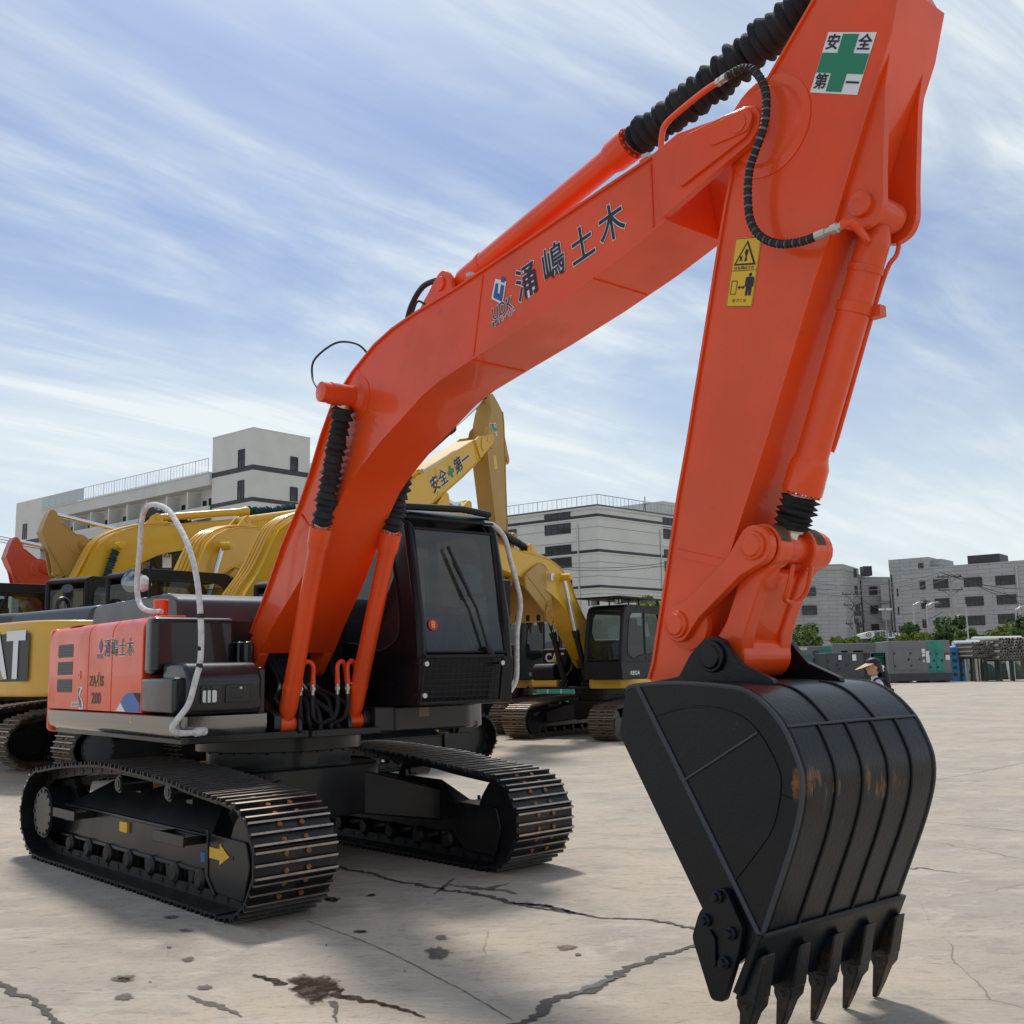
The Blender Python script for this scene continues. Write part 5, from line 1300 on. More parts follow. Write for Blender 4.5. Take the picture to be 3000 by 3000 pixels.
# white block behind the cab, centre
C0 = place(1765,1952,130); C0.z = 0
cb = thing('office_block', 'white multi storey block with thin black bands and roof railing in the middle', 'building', C0)
cl_ = Vector((-.80,.60,0)); cr = Vector((.71,.704,0))
LL, LR, CH = 46.0, 34.0, 21.2
g = G(); quad_block(g, (0,0,0), cl_, LL, cr, LR, 0, CH); ob('wall', g, ['render_white'], cb, sm=0)
g = G(); quad_block(g, -cl_*.25-cr*.25, cl_, LL+.5, cr, LR+.5, CH, CH+.25); ob('roof_edge', g, ['slab_white'], cb, sm=0)
def hy(y): return (1952-(1400+y*.207))*130/3072.67+1.55
for y0, y1 in ((500,540),(1010,1050),(1522,1558)):
    g = G(); quad_block(g, -cl_*.06-cr*.06, cl_, LL+.12, cr, LR+.12, hy(y1), hy(y0)); ob('floor_band', g, ['frame_dark'], cb, sm=0)
    g = G(); quad_block(g, -cl_*.12-cr*.12, cl_, LL+.24, cr, LR+.24, hy(y1)-.22, hy(y1)-.02); ob('ledge', g, ['slab_white'], cb, sm=0)
for y in (365,685,875,1190,1390,1640):
    g = G(); quad_block(g, -cl_*.03-cr*.03, cl_, LL+.06, cr, LR+.06, hy(y)-.04, hy(y)+.02); ob('joint_line', g, ['render_grey'], cb, sm=0)
MCL = Matrix.Rotation(math.atan2(-cl_.y,-cl_.x),4,'Z'); MCL.translation = cl_*LL
MCR = Matrix.Rotation(math.atan2(cr.y,cr.x),4,'Z')
rows = [hy(y) for y in (485,665,982,1165,1475,1645)]
for i, z in enumerate(rows):
    for k in range(5):
        if (i == 0 and k in (1,4)): continue
        window(cb, LL-4.2-1.9-9.2*k-(.0 if k == 0 else -.6), z, 4.0, 1.35, MCL, 4)
        if k < 3: window(cb, 15.5+8.2*k if i%2 == 0 or k else 15.5, z-.1, 4.3, 1.35, MCR, 4)
for s, M in ((-3.0,MCL),(12.6,MCR)):
    g = G(); q = (M @ Vector((LL+s if M is MCL else s,-.12,0))); g.tube([q,(q.x,q.y,CH-1.7)], .10, 6); ob('rain_pipe', g, ['pipe_white'], cb)
railing(cb, Vector((0,0,CH+.25)), cl_*LL+Vector((0,0,CH+.25)), 1.5, 60, m='rail_grey'); railing(cb, Vector((0,0,CH+.25)), cr*LR+Vector((0,0,CH+.25)), 1.5, 44, m='rail_grey')
g = G(); quad_block(g, cr*18+cl_*3, cr, 14, cl_, 9, CH, CH+3.0); ob('roof_house', g, ['slab_white'], cb, sm=0)
g = G(); q = cr*10.5+cl_*.6; g.tube([(q.x,q.y,CH),(q.x,q.y,CH+2.6)], .06, 5); g.tube([(q.x-.5,q.y,CH+1.6),(q.x+.6,q.y,CH+1.6)], .05, 5); g.tube([(q.x-.3,q.y,CH+.2),(q.x,q.y,CH+2)], .03, 4); ob('roof_mast', g, ['frame_dark'], cb)

# stone-clad blocks, right
def wz(px_, py_, Y): return place(px_, py_, Y).z
S0 = place(2240,1940,168); S0.z = 0
sb = thing('stone_block', 'grey stone clad building left of the two, with narrow corner windows', 'building', S0)
def W(px_, Y): q = place(px_,1930,Y); return Vector((q.x,q.y,0))-S0
pA, pB, pC, pD = W(2240,168), W(2487,167), W(2536,178), W(2630,180)
zA = wz(2480,1668,167)
g = G(); q = [pA,pB,pC,pC+Vector((0,16,0)),pA+Vector((0,26,0))]; g.ring([[(v.x,v.y,0) for v in q],[(v.x,v.y,zA) for v in q]]); ob('wall', g, ['stone'], sb, sm=0)
q0 = W(2400,167.3); q1 = W(2487,166.8); q2 = W(2533,176)
g = G(); q = [q0,q1,q2,q2+Vector((0,8,0)),q0+Vector((0,14,0))]; g.ring([[(v.x,v.y,zA-.1) for v in q],[(v.x,v.y,wz(2487,1652,167)) for v in q]]); ob('parapet', g, ['stone'], sb, sm=0)
zB_ = wz(2560,1690,179)
g = G(); q = [pC,pD,pD+Vector((0,14,0)),pC+Vector((0,14,0))]; g.ring([[(v.x,v.y,0) for v in q],[(v.x,v.y,zB_) for v in q]]); ob('wall', g, ['stone'], sb, sm=0)
def wins(parent, base, Y0, cols_, M=None, ang=0):
    for px_, py_, w, h, c, tr in cols_:
        P = place(px_, py_, Y0(px_) if callable(Y0) else Y0)-base
        Mx = Matrix.Rotation(ang,4,'Z'); Mx.translation = Vector((P.x,P.y-.15,0))
        o = window(parent, 0, P.z, w, h, Mx, c, tr)
for px_ in (2368,2298):
    for k in range(4): wins(sb, S0, 167.3, [(px_+3*k,1733+55*k,2.3,1.45,4,.7)])
for k in range(4): wins(sb, S0, 170.5, [(2504+3*k,1680+46*k if k == 0 else 1727+57*(k-1),.5,1.4,2 if k==0 else 1,0)])
for k in range(3): wins(sb, S0, 178.5, [(2558+3*k,1731+55*k,1.25,1.45,2,.7)])
for k in range(2):
    P = place(2598+3*k,1737+55*k,178.4)-S0
    g = G(); g.box(P.x-1.0,P.x+1.0,P.y-.05,P.y+.3,P.z-1.35,P.z+1.35); ob('blind_panel', g, ['slab_white'], sb, sm=0)
    g = G(); g.box(P.x-1.3,P.x+1.3,P.y-.35,P.y+.3,P.z-1.75,P.z-1.45); ob('ledge', g, ['stone'], sb, sm=0)
for px_ in (2536,2620):
    a = W(px_,177.6); g = G(); g.box(a.x-.07,a.x+.07,a.y-.15,a.y,1,zB_-.6); ob('rain_pipe', g, ['frame_dark'], sb, sm=0)
g = G(); a = place(2545,1680,176)-S0; g.box(a.x-.8,a.x+.6,a.y,a.y+2,zB_,zB_+1.6); ob('roof_box', g, ['band_dark'], sb, sm=0)

T0 = place(2625,1936,166); T0.z = 0
tb_ = thing('stone_block', 'grey stone clad building at the right edge with wide window bands', 'building', T0)
e0 = Vector((0,0,0)); q = place(3160,1925,150); e1_ = Vector((q.x,q.y,0))-T0; di = e1_.normalized(); LT = e1_.length; no = Vector((-di.y,di.x,0))
zC = wz(2760,1660,162)
g = G(); quad_block(g, e0, di, LT, no, 18, 0, zC); ob('wall', g, ['stone'], tb_, sm=0)
g = G(); quad_block(g, e0-di*.05-no*.05, di, 6.2, no, 8, zC-.2, wz(2640,1640,166)+.0); quad_block(g, e0+di*6.1+no*1.5, di, 1.6, no, 6, zC-.2, wz(2640,1640,166)-.3); ob('roof_house', g, ['stone'], tb_, sm=0)
g = G(); quad_block(g, e0+di*11.6+no*1, di, 4.6, no, 5, zC-.1, zC+1.35); ob('roof_box', g, ['band_dark'], tb_, sm=0)
MT = Matrix.Rotation(math.atan2(di.y,di.x),4,'Z')
def onT(px_, py_):
    d = rt*((px_-1500)/3072.67) - up*((py_-1500)/3072.67) + fw; o_ = Vector((0,0,CAM_H))
    t_ = (T0-o_).dot(no)/d.dot(no); P = o_+d*t_-T0
    return P.dot(di), P.z
for k in range(4):
    for px_, w, c in ((2703,.85,2),(2760,2.55,4),(2851,2.6,4),(2945,2.7,4),(3035,2.7,4)):
        x, z = onT(px_+4.2*k, (1714 if px_ == 2703 else 1710-.055*(px_-2760))+56.5*k)
        window(tb_, x, z, w, 1.42 if px_ > 2703 else 1.35, MT, c, .7)
x, z = onT(2698,1657); window(tb_, x, z, .8, .85, MT, 2, 0)
x, z = onT(2630,1736); 
for k in range(4):
    x, z = onT(2630+3*k,1736+54*k); window(tb_, x, z, .2, 1.2, MT, 1)
for px_, m in ((2620,'frame_dark'),(2990,'pipe_white')):
    x, z = onT(px_,1800); g = G(); P = di*x-no*.12; g.tube([P+Vector((0,0,1)),P+Vector((0,0,zC-.8))], .10, 6); ob('rain_pipe', g, [m], tb_)
# netted tower under construction behind
mat('net_green', (0.06,0.16,0.11), .8, var=(2,(0.16,0.19,0.16),.9,.4,.6))
P = place(2345,1930,230); nb = thing('scaffold_tower', 'tower wrapped in green scaffold netting behind the grey building', 'building', (P.x,P.y,0))
zt = wz(2345,1635,230)
g = G(); g.box(-3.5,3.5,0,6,0,zt-3); ob('wall', g, ['net_green'], nb, sm=0)
g = G(); g.box(-3.6,3.2,-.2,6,zt-2.2,zt); ob('net_cover', g, ['net_green'], nb, sm=0)
g = G()
for i in range(6): g.tube([(-3.5+1.4*i,0,zt-3.2),(-3.5+1.4*i,0,zt+.9)], .06, 4)
ob('scaffold_pole', g, ['frame_dark'], nb)
# ------------------------------------------------------------------ generator sets and containers across the yard
mat('teal', (0.02,0.27,0.22), .45, coat=.2, var=(1.2,(0.03,0.15,0.13),.7,.35,.7))
mat('genset_grey', (0.17,0.175,0.178), .5, var=(1.2,(0.21,0.215,0.215),.7,.35,.7))
mat('charcoal', (0.05,0.054,0.06), .45, var=(1.5,(0.08,0.082,0.085),.7,.35,.7))
mat('container_white', (0.72,0.73,0.73), .5, var=(1,(0.55,0.55,0.54),.6,.45,.75))
mat('blue_paint', (0.06,0.30,0.62), .5, var=(1.2,(0.05,0.2,0.40),.7,.4,.7))
mat('pvc_white', (0.72,0.73,0.72), .45)
mat('pipe_grey', (0.30,0.28,0.25), .6, var=(3,(0.2,0.17,0.14),.8,.35,.7))
mat('tarp_green', (0.035,0.06,0.045), .75, var=(2,(0.09,0.10,0.08),.8,.4,.7), bump=(5,.6))
mat('jug_cream', (0.60,0.55,0.38), .5)
mat('jug_red', (0.30,0.03,0.03), .5)
mat('galv', (0.42,0.43,0.44), .45, metal=.3)
mat('concrete_pole', (0.33,0.32,0.30), .8)
def pxw(px_, Y): q = place(px_, 1930, Y); return q.x
def at0(px_, Y): q = place(px_, 1935, Y); return (q.x, q.y, 0)
def genset(label, pl, pr_, ytop, Y, depth, body, panels, skid=.45, ybase=None, rz=0):
    """panels: list of (x0,x1,z0,z1 as fractions, kind, material)"""
    x0 = pxw(pl,Y); x1 = pxw(pr_,Y); w = x1-x0; h = place((pl+pr_)/2, ytop, Y).z
    t = thing('generator_set', label, 'generator', ((x0+x1)/2, Y, 0), rz, 'generator sets across the yard')
    s = G(); s.box(-w/2-.05,w/2+.05,.05,depth-.05,.12,skid); 
    for x in (-w/2+.3,-w/6,w/6,w/2-.3): s.box(x-.12,x+.12,.0,depth,.0,.13)
    ob('skid', s, ['charcoal'], t, sm=0)
    c = G(); c.box(-w/2,w/2,0,depth,skid,h); ob('canopy', c, [body], t, bev=.05)
    for fx0, fx1, fz0, fz1, kind, m in panels:
        a, b = -w/2+w*fx0, -w/2+w*fx1; z0, z1 = skid+(h-skid)*fz0, skid+(h-skid)*fz1
        p = G()
        if kind == 'panel': p.box(a,b,-.02,.01,z0,z1)
        elif kind == 'door':
            p.box(a,b,-.05,.01,z0,z1)
        elif kind == 'louver':
            n = 8
            for i in range(n):
                zz_ = z0+(z1-z0)*i/n; p.add([(a,-.01,zz_),(b,-.01,zz_),(b,-.07,zz_+(z1-z0)/n*.55),(a,-.07,zz_+(z1-z0)/n*.55)], [(0,1,2,3)])
        elif kind == 'paper': p.box(a,b,-.06,-.052,z0,z1)
        o = ob({'panel':'side_panel','door':'door','louver':'louver','paper':'notice'}[kind], p, [m], t, bev=.012 if kind in ('panel','door') else 0)
        if kind == 'door':
            k = G()
            for zz_ in (.2,.8): k.box(a+.01,a+.12,-.09,-.05,z0+(z1-z0)*zz_-.06,z0+(z1-z0)*zz_+.06)
            k.box(b-.16,b-.05,-.09,-.05,(z0+z1)/2-.08,(z0+z1)/2+.08); ob('hinge', k, ['ink'], o, sm=0)
    return t
genset('tall grey generator set with teal double doors and papers taped on its side', 2603, 2786, 1877, 74.5, 2.6, 'genset_grey',
  [(.08,.34,.12,.75,'door','genset_grey'),(.34,.52,.12,.75,'door','genset_grey'),(.63,.755,.02,.98,'panel','teal'),(.755,.885,.02,.98,'panel','teal'),(.65,.745,.06,.72,'door','teal'),(.765,.87,.06,.72,'door','teal'),(.90,.99,.45,.62,'panel','charcoal'),
   (.535,.59,.62,.75,'paper','decal_white'),(.535,.59,.52,.60,'paper','decal_white'),(.60,.655,.33,.68,'paper','decal_white'),(.54,.58,.34,.42,'paper','jug_cream'),(.91,.98,.40,.55,'paper','decal_white'),(.91,.98,.55,.58,'paper','decal_red')], skid=.62)
genset('charcoal generator set with round white logo and teal louvres in front of the row', 2418, 2598, 1911, 70.0, 2.4, 'charcoal',
  [(.03,.36,.30,.92,'panel','charcoal'),(.03,.20,.30,.75,'door','charcoal'),(.20,.36,.30,.75,'door','charcoal'),(.73,.99,.02,.97,'panel','genset_grey'),(.74,.98,.02,.96,'panel','teal'),(.78,.95,.45,.92,'louver','teal'),(.62,.72,.05,.95,'panel','ink'),(.21,.26,.72,.90,'paper','decal_white'),(.435,.50,.68,.92,'paper','decal_white')])
genset('teal and grey generator set with slanted pale rain hood, leftmost of the row', 2313, 2440, 1893, 73.0, 2.5, 'genset_grey',
  [(.0,.20,.0,.82,'panel','teal'),(.22,.46,.35,.75,'door','teal'),(.54,.68,.72,.86,'panel','charcoal'),(.54,.68,.50,.62,'panel','charcoal'),(.72,.98,.0,.97,'panel','teal'),(.0,.42,.88,.97,'panel','rail_white')])
genset('grey generator set with teal end seen over the charcoal one', 2440, 2602, 1884, 79.0, 2.5, 'genset_grey',
  [(.12,.30,.1,.93,'panel','genset_grey'),(.34,.58,.1,.93,'panel','genset_grey'),(.15,.28,.6,.78,'panel','charcoal'),(.37,.56,.6,.78,'panel','charcoal'),(.78,.99,.1,.97,'panel','teal'),(.92,.98,.6,.9,'louver','rail_white')])
for lab, pl, pr_, ytop, ybot, Y, m, wins_ in (('sky blue slotted cabinet right of the tall grey generator', 2784, 2826, 1896, 1981, 76.5, 'blue_paint', True), ('mustard yellow panel standing behind the blue cabinet', 2822, 2836, 1897, 1957, 78.0, 'yellow', False)):
    x0, x1 = pxw(pl,Y), pxw(pr_,Y); z1 = place(pl,ytop,Y).z; w = x1-x0
    t = thing('cabinet', lab, 'cabinet', ((x0+x1)/2,Y,0)); g = G(); g.box(-w/2,w/2,0,1.2,.02,z1); ob('body', g, [m], t, bev=.03)
    if wins_:
        for i in range(4):
            for j in range(2):
                g = G(); g.box(-w/2+w*(.14+.46*j),-w/2+w*(.42+.46*j),-.012,.02,.35+.5*i,.58+.5*i); ob('slot', g, ['charcoal'], t, sm=0)
# white container
Y = 68; x0 = pxw(2225,Y); x1 = pxw(2311,Y); z1 = place(2300,1847,Y).z
t = thing('shipping_container', 'tall white louvred container half hidden behind the bucket linkage', 'container', ((x0+x1)/2,Y,0)); w = x1-x0
g = G(); g.box(-w/2+.08,w/2-.08,.06,5,.05,z1-.05); ob('wall', g, ['container_white'], t, sm=0)
for a, b, c, d in ((-w/2,-w/2+.16,0,z1),(w/2-.16,w/2,0,z1),(-w/2,w/2,z1-.22,z1),(-w/2,w/2,0,.2)):
    g = G(); g.box(a,b,0,.18,c,d); ob('frame_post', g, ['container_white'], t, sm=0)
g = G(); g.box(-w/2+.3,w/2-.35,.03,.08,z1-.85,z1-.4); ob('opening', g, ['charcoal'], t, sm=0)
for i in range(9):
    g = G(); zz_ = z1-1.15-.2*i; g.add([(-w/2+.25,.06,zz_),(w/2-.35,.06,zz_),(w/2-.35,.0,zz_-.14),(-w/2+.25,.0,zz_-.14)], [(0,1,2,3)]); ob('louver', g, ['container_white'], t, sm=0)
# ------------------------------------------------------------------ pipe racks and the clutter under them
def pipe_rack(label, pl, pr_, Y, ylo, cols_, r, m, L=3.0, fan=1.0, white_top=0):
    x0, x1 = pxw(pl,Y), pxw(pr_,Y); zb = place(pl,ylo,Y).z; w = x1-x0
    t = thing('pipe_rack', label, 'pipe rack', ((x0+x1)/2,Y,0), 0, 'racks of pipes at the right edge')
    g = G()
    for y in (.28,2.48):
        for x in (-w/2+.1,0,w/2-.1):
            g = G(); g.box(x-.06,x+.06,y-.06,y+.06,0,zb-.121); ob('rack_leg', g, ['tarp_green'], t, sm=0)
        g = G(); g.box(-w/2,w/2,y-.08,y+.08,zb-.12,zb); ob('rack_beam', g, ['tarp_green'], t, sm=0)
    me = None; rr = random.Random(int(pl)); n = int(w/(2*r))
    for row in range(cols_):
        k = n-(row % 2)
        for i in range(k):
            if rr.random() < .55*max(0,row-cols_*.55)/cols_: continue
            if me is None:
                q = G(); N_ = 10
                ro = [(r*math.cos(2*math.pi*j/N_), r*math.sin(2*math.pi*j/N_)) for j in range(N_)]; ri = [(a*.72,b*.72) for a,b in ro]
                rings = [[(a,0,b) for a,b in ro],[(a,L,b) for a,b in ro]]; q.ring(rings, 0, False)
                q.ring([[(a,0,b) for a,b in ro],[(a,0,b) for a,b in ri],[(a,.5,b) for a,b in ri]], 0, False); q.add([(a,.5,b) for a,b in ri], [tuple(range(N_))], 1)
                o = ob('pipe', q, [m,'ink'], t); me = o.data
            else: o = ob('pipe', None, None, t, me=me)
            o.location = (-w/2+r+2*r*i+r*(row % 2), rr.uniform(-.25,.25), zb+r+row*r*1.74)
    return t
pipe_rack('rack piled with thin grey pipes beside the mustard panel', 2852, 2925, 74, 1925, 7, .085, 'pipe_grey')
pipe_rack('taller rack of thicker grey pipes at the right edge', 2930, 3012, 73, 1932, 7, .12, 'pipe_grey')
Y = 77.6
for k, (pl, pr_, yy, r) in enumerate(((2796,2880,1889,.30),(2838,2905,1904,.24),(2790,2860,1900,.2),(2885,3030,1875,.30),(2870,3030,1888,.26))):
    x0, x1 = pxw(pl,Y), pxw(pr_,Y); z = place(pl,yy,Y).z
    g = G(); n = 14; g.rev((x0,Y+.6*k,z),(x1,Y+.6*k,z), [(.01,r*.8),(0,r),(x1-x0,r)], n)
    for x in (x0+.8,x1-.8): g.box(x-.08,x+.08,Y+.6*k-.2,Y+.6*k+.2,0,z-r*.9)
    tag(ob('white_pipe', g, ['pvc_white']), ('thick white plastic pipe lying on stands, largest and foremost of the five', 'second thick white plastic pipe above the mustard panel', 'short white plastic pipe low behind the blue cabinet', 'long white plastic pipe on top of the grey pipe pile', 'long white plastic pipe just under the topmost one')[k], 'pipe', 'white plastic pipes behind the racks')
for px_, py_, wd, dp, ht, lab in ((2848,1992,2.0,1.2,1.0,'sagging dark green tarpaulin heap beside the blue cabinet'),(2895,1993,2.6,1.4,1.25,'broad dark tarpaulin heap under the pipe rack'),(2975,1990,2.2,1.3,1.45,'tall dark tarpaulin heap at the right edge')):
    c = gpt(px_,py_); rr = random.Random(px_); g = G(); rings = []
    for i in range(7):
        a = i/6; rad = math.cos(a*1.35)**.6 if a < 1 else .25; rings.append([(c.x+wd/2*rad*math.cos(2*math.pi*j/16)*(1+.12*rr.uniform(-1,1)), c.y+.8+dp/2*rad*math.sin(2*math.pi*j/16), ht*a*(1+.1*rr.uniform(-1,1))) for j in range(16)])
    g.ring(rings); tag(ob('tarpaulin_heap', g, ['tarp_green'], sm=50), lab, 'tarpaulin', 'tarpaulin heaps')
for k, (px_, lab, m, lying) in enumerate(((2828,'cream plastic drum standing by the tarpaulins','jug_cream',False),(2851,'cream plastic drum lying on its side','jug_cream',True),(2812,'small red canister next to the cream drum','jug_red',False),(2800,'dark red canister at the foot of the blue cabinet','jug_red',True))):
    c = gpt(px_,1992+ (2 if k < 2 else 3)); g = G(); r = .26 if k < 2 else .17; h = .55 if k < 2 else .36
    pr = [(0,r*.9),(.03,r),(h*.75,r),(h*.88,r*.75),(h*.92,r*.3),(h,r*.3)]
    if lying: g.rev((c.x-h/2,c.y,r),(c.x+1,c.y,r), pr, 18)
    else: g.rev((c.x,c.y,0),(c.x,c.y,1), pr, 18)
    tag(ob('drum' if k < 2 else 'canister', g, [m]), lab, 'drum' if k < 2 else 'canister')
for k, px_ in enumerate((2945,2970)):
    c = gpt(px_,1988); t = thing('machine_crate', ('grey boxed engine unit left of its twin under the pipe rack','paler grey boxed engine unit right of its twin under the pipe rack')[k], 'crate', (c.x,c.y,0))
    g = G(); g.box(-.42,.42,0,.8,.12,.72); ob('box', g, ['genset_grey' if k == 0 else 'galv'], t, bev=.05); g = G(); g.box(-.45,.45,.0,.2,0,.12); g.box(-.45,.45,.6,.8,0,.12); ob('pallet', g, ['charcoal'], t, sm=0)
# ------------------------------------------------------------------ gate sign, lamps, poles, wires
P = place(2580,1870,108); zt = place(2580,1847,108).z; zb = P.z
t = thing('gate_canopy', 'white curved gate sign with dark characters in front of the stone building', 'sign', (P.x,P.y,0))
hw_ = (pxw(2640,108)-pxw(2522,108))/2
g = G(); poly = [(-hw_,zb)]+[(-hw_+2*hw_*i/12, zt-.35*(1-math.sin(math.pi*i/12))) for i in range(13)]+[(hw_,zb)]; g.ext(poly, -.15, 1.2); ob('board', g, ['container_white'], t, sm=0)
g = G(); M = Matrix(((1,0,0,0),(0,0,-1,-.16),(0,1,0,(zt+zb)/2-.02),(0,0,0,1)))
put_text(g, '瑞隆精密', M @ Matrix.Translation((.55,0,0)), .62, .62, 0, offset=.02, lift=.01)
pts = [M @ Vector((-1.25+.26*math.cos(a), .24*math.sin(a), .01)) for a in [2*math.pi*i/20 for i in range(20)]]; g.tube(pts, .03, 4, closed=True); g.tube([M @ Vector((-1.38,-.1,.01)), M @ Vector((-1.25,.1,.01)), M @ Vector((-1.12,-.1,.01))], .03, 4)
ob('sign_lettering', g, ['navy'], t, sm=0)
g = G(); g.box(-hw_+.2,hw_-.2,.2,.9,zb-.55,zb-.01); g.box(-hw_+.3,-hw_+.9,0,1,0,zb-.5); g.box(hw_-.9,hw_-.3,0,1,0,zb-.5); ob('gate_post', g, ['charcoal'], t, sm=0)
for k, (px_, py_, tip, Y, lab) in enumerate(((2300,1770,2325,105,'curved white street lamp just right of the orange linkage'),(2681,1782,2708,105,'curved white street lamp, left of the close pair'),(2720,1784,2752,102,'curved white street lamp, right of the close pair'),(2982,1795,3008,105,'curved white street lamp at the right edge'))):
    B = place(px_+6,1930,Y); top_ = place(px_,py_,Y).z; tx = place(tip,py_-20,Y)
    t = thing('street_lamp', lab, 'lamp', (B.x,B.y,0), 0, 'street lamps along the far road'); dx = tx.x-B.x; zt = tx.z
    g = G(); g.tube(spl([(0,0,0),(0,0,top_*.5),(0,0,top_),(dx*.18,0,top_+(zt-top_)*.5),(dx*.5,0,top_+(zt-top_)*.85),(dx,0,zt)], 6), .09, 8); ob('pole', g, ['galv'], t)
    g = G(); g.box(dx-.15,dx+.55,-.15,.15,zt-.04,zt+.06); ob('lamp_head', g, ['band_dark'], t, bev=.02)
def pole(label, px_, ytop, Y, r, arms):
    B = place(px_,1930,Y); zt = place(px_,ytop,Y).z
    t = thing('utility_pole', label, 'utility pole', (B.x,B.y,0)); g = G(); g.cyl((0,0,0),(0,0,zt), r*1.3, r*.8, 10); ob('pole', g, ['concrete_pole'], t)
    for dz, w in arms:
        g = G(); g.box(-w,w,-.08,.08,zt-dz-.06,zt-dz+.06)
        for x in (-w+.1,0,w-.1): g.cyl((x,0,zt-dz+.06),(x,0,zt-dz+.28), .06, .04, 6)
        g.tube([(-w*.7,0,zt-dz),(0,0,zt-dz-.7)], .03, 4); g.tube([(w*.7,0,zt-dz),(0,0,zt-dz-.7)], .03, 4); ob('crossarm', g, ['band_dark'], t, sm=0)
    return t, Vector((B.x,B.y,zt))
tp, p1 = pole('utility pole with tangled switchgear in front of the stone building', 2508, 1738, 118, .14, ((.1,1.1),(1.3,1.0),(3.4,.9)))
rr = random.Random(3)
g = G()
for i in range(12):
    x = rr.uniform(-.8,1.2); z = p1.z-rr.uniform(.6,5.0); g.tube(spl([(x,-.1,z),(x+rr.uniform(-.4,.4),-.15,z-.5),(x+rr.uniform(-.5,.5),-.1,z-1.1)], 4), .035, 4)
for x, z in ((.4,2.3),(.9,2.3),(.3,3.1),(.7,3.6)): g.box(x-.2,x+.2,-.3,.1,p1.z-z-.25,p1.z-z+.25)
ob('switchgear', g, ['band_dark'], tp)
tp2, p2 = pole('tall plain utility pole over the big tree at right', 2801, 1676, 112, .17, ((.5,1.3),(1.9,1.3)))
for k, (px_, ytop, Y, lab) in enumerate(((2600,1788,80,'short pole with a pair of floodlights above the generators'),(2838,1770,82,'thin pale pole with small box beside the pipe racks'))):
    B = place(px_+4,1930,Y); zt = place(px_,ytop,Y).z; t = thing('lamp_pole', lab, 'pole', (B.x,B.y,0)); g = G(); g.cyl((0,0,0),(0,0,zt), .07, .05, 8); ob('pole', g, ['concrete_pole' if k == 0 else 'galv'], t)
    if k == 0:
        for s in (-1,1):
            g = G(); g.box(s*.28-.17,s*.28+.17,-.15,.15,zt,zt+.14); ob('floodlight', g, ['container_white'], t, bev=.02)
    else: g = G(); g.box(-.15,.2,-.1,.1,zt*.5-.3,zt*.5+.2); ob('meter_box', g, ['container_white'], t)
def wire(a, b, sag, label):
    P = [a.lerp(b,i/16)-Vector((0,0,sag*4*(i/16)*(1-i/16))) for i in range(17)]
    g = G(); g.tube(P, .035, 4); tag(ob('power_line', g, ['band_dark']), label, 'cable', 'power lines over the road')
l0 = place(2290,1690,125); far_r = place(3100,1720,108); l1 = place(2290,1683,125); left = place(1640,1650,135)
for k in range(3):
    off = Vector((.9*(k-1),0,-.12*k)); wire(l0+Vector((0,0,-.5*k)), p2+off, 1.2+.3*k, ('topmost power line','middle power line','lowest power line')[k]+' crossing the grey stone buildings')
    wire(p2+off, far_r+Vector((0,0,-1.2*k)), .8, ('upper power line','middle power line','lower power line')[k]+' leaving the tall pole to the right')
for k in range(2): wire(p1+Vector((.5,0,-.3-1.1*k)), p2+Vector((-1,0,-3.2-1.0*k)), 1.6, ('upper','lower')[k]+' slack cable between the two utility poles')
for k in range(2): wire(place(1560,1651+7*k,128), place(2040,1632+9*k,126), .9, ('upper','lower')[k]+' cable drawn across the white office block')
for k in range(3): wire(place(-60,1558+8*k,96), place(420,1600+8*k,98), .6, ('upper','middle','lower')[k]+' cable in front of the apartment block at left')
# fence seen under the machines
x0 = place(1250,1950,44).x; x1 = place(1720,1950,44).x
t = thing('panel_fence', 'low white and green fence seen between the tracks of the parked machines', 'fence', ((x0+x1)/2,44,0)); w = x1-x0
n = 12
for i in range(n):
    g = G(); a = -w/2+w*i/n; g.box(a+.02,a+w/n-.02,0,.04,.1,1.0)
    ob('fence_panel', g, ['container_white' if i < 7 else 'teal'], t, sm=0)
    g = G(); g.box(a-.03,a+.03,-.03,.06,0,1.1); ob('fence_post', g, ['galv'], t, sm=0)
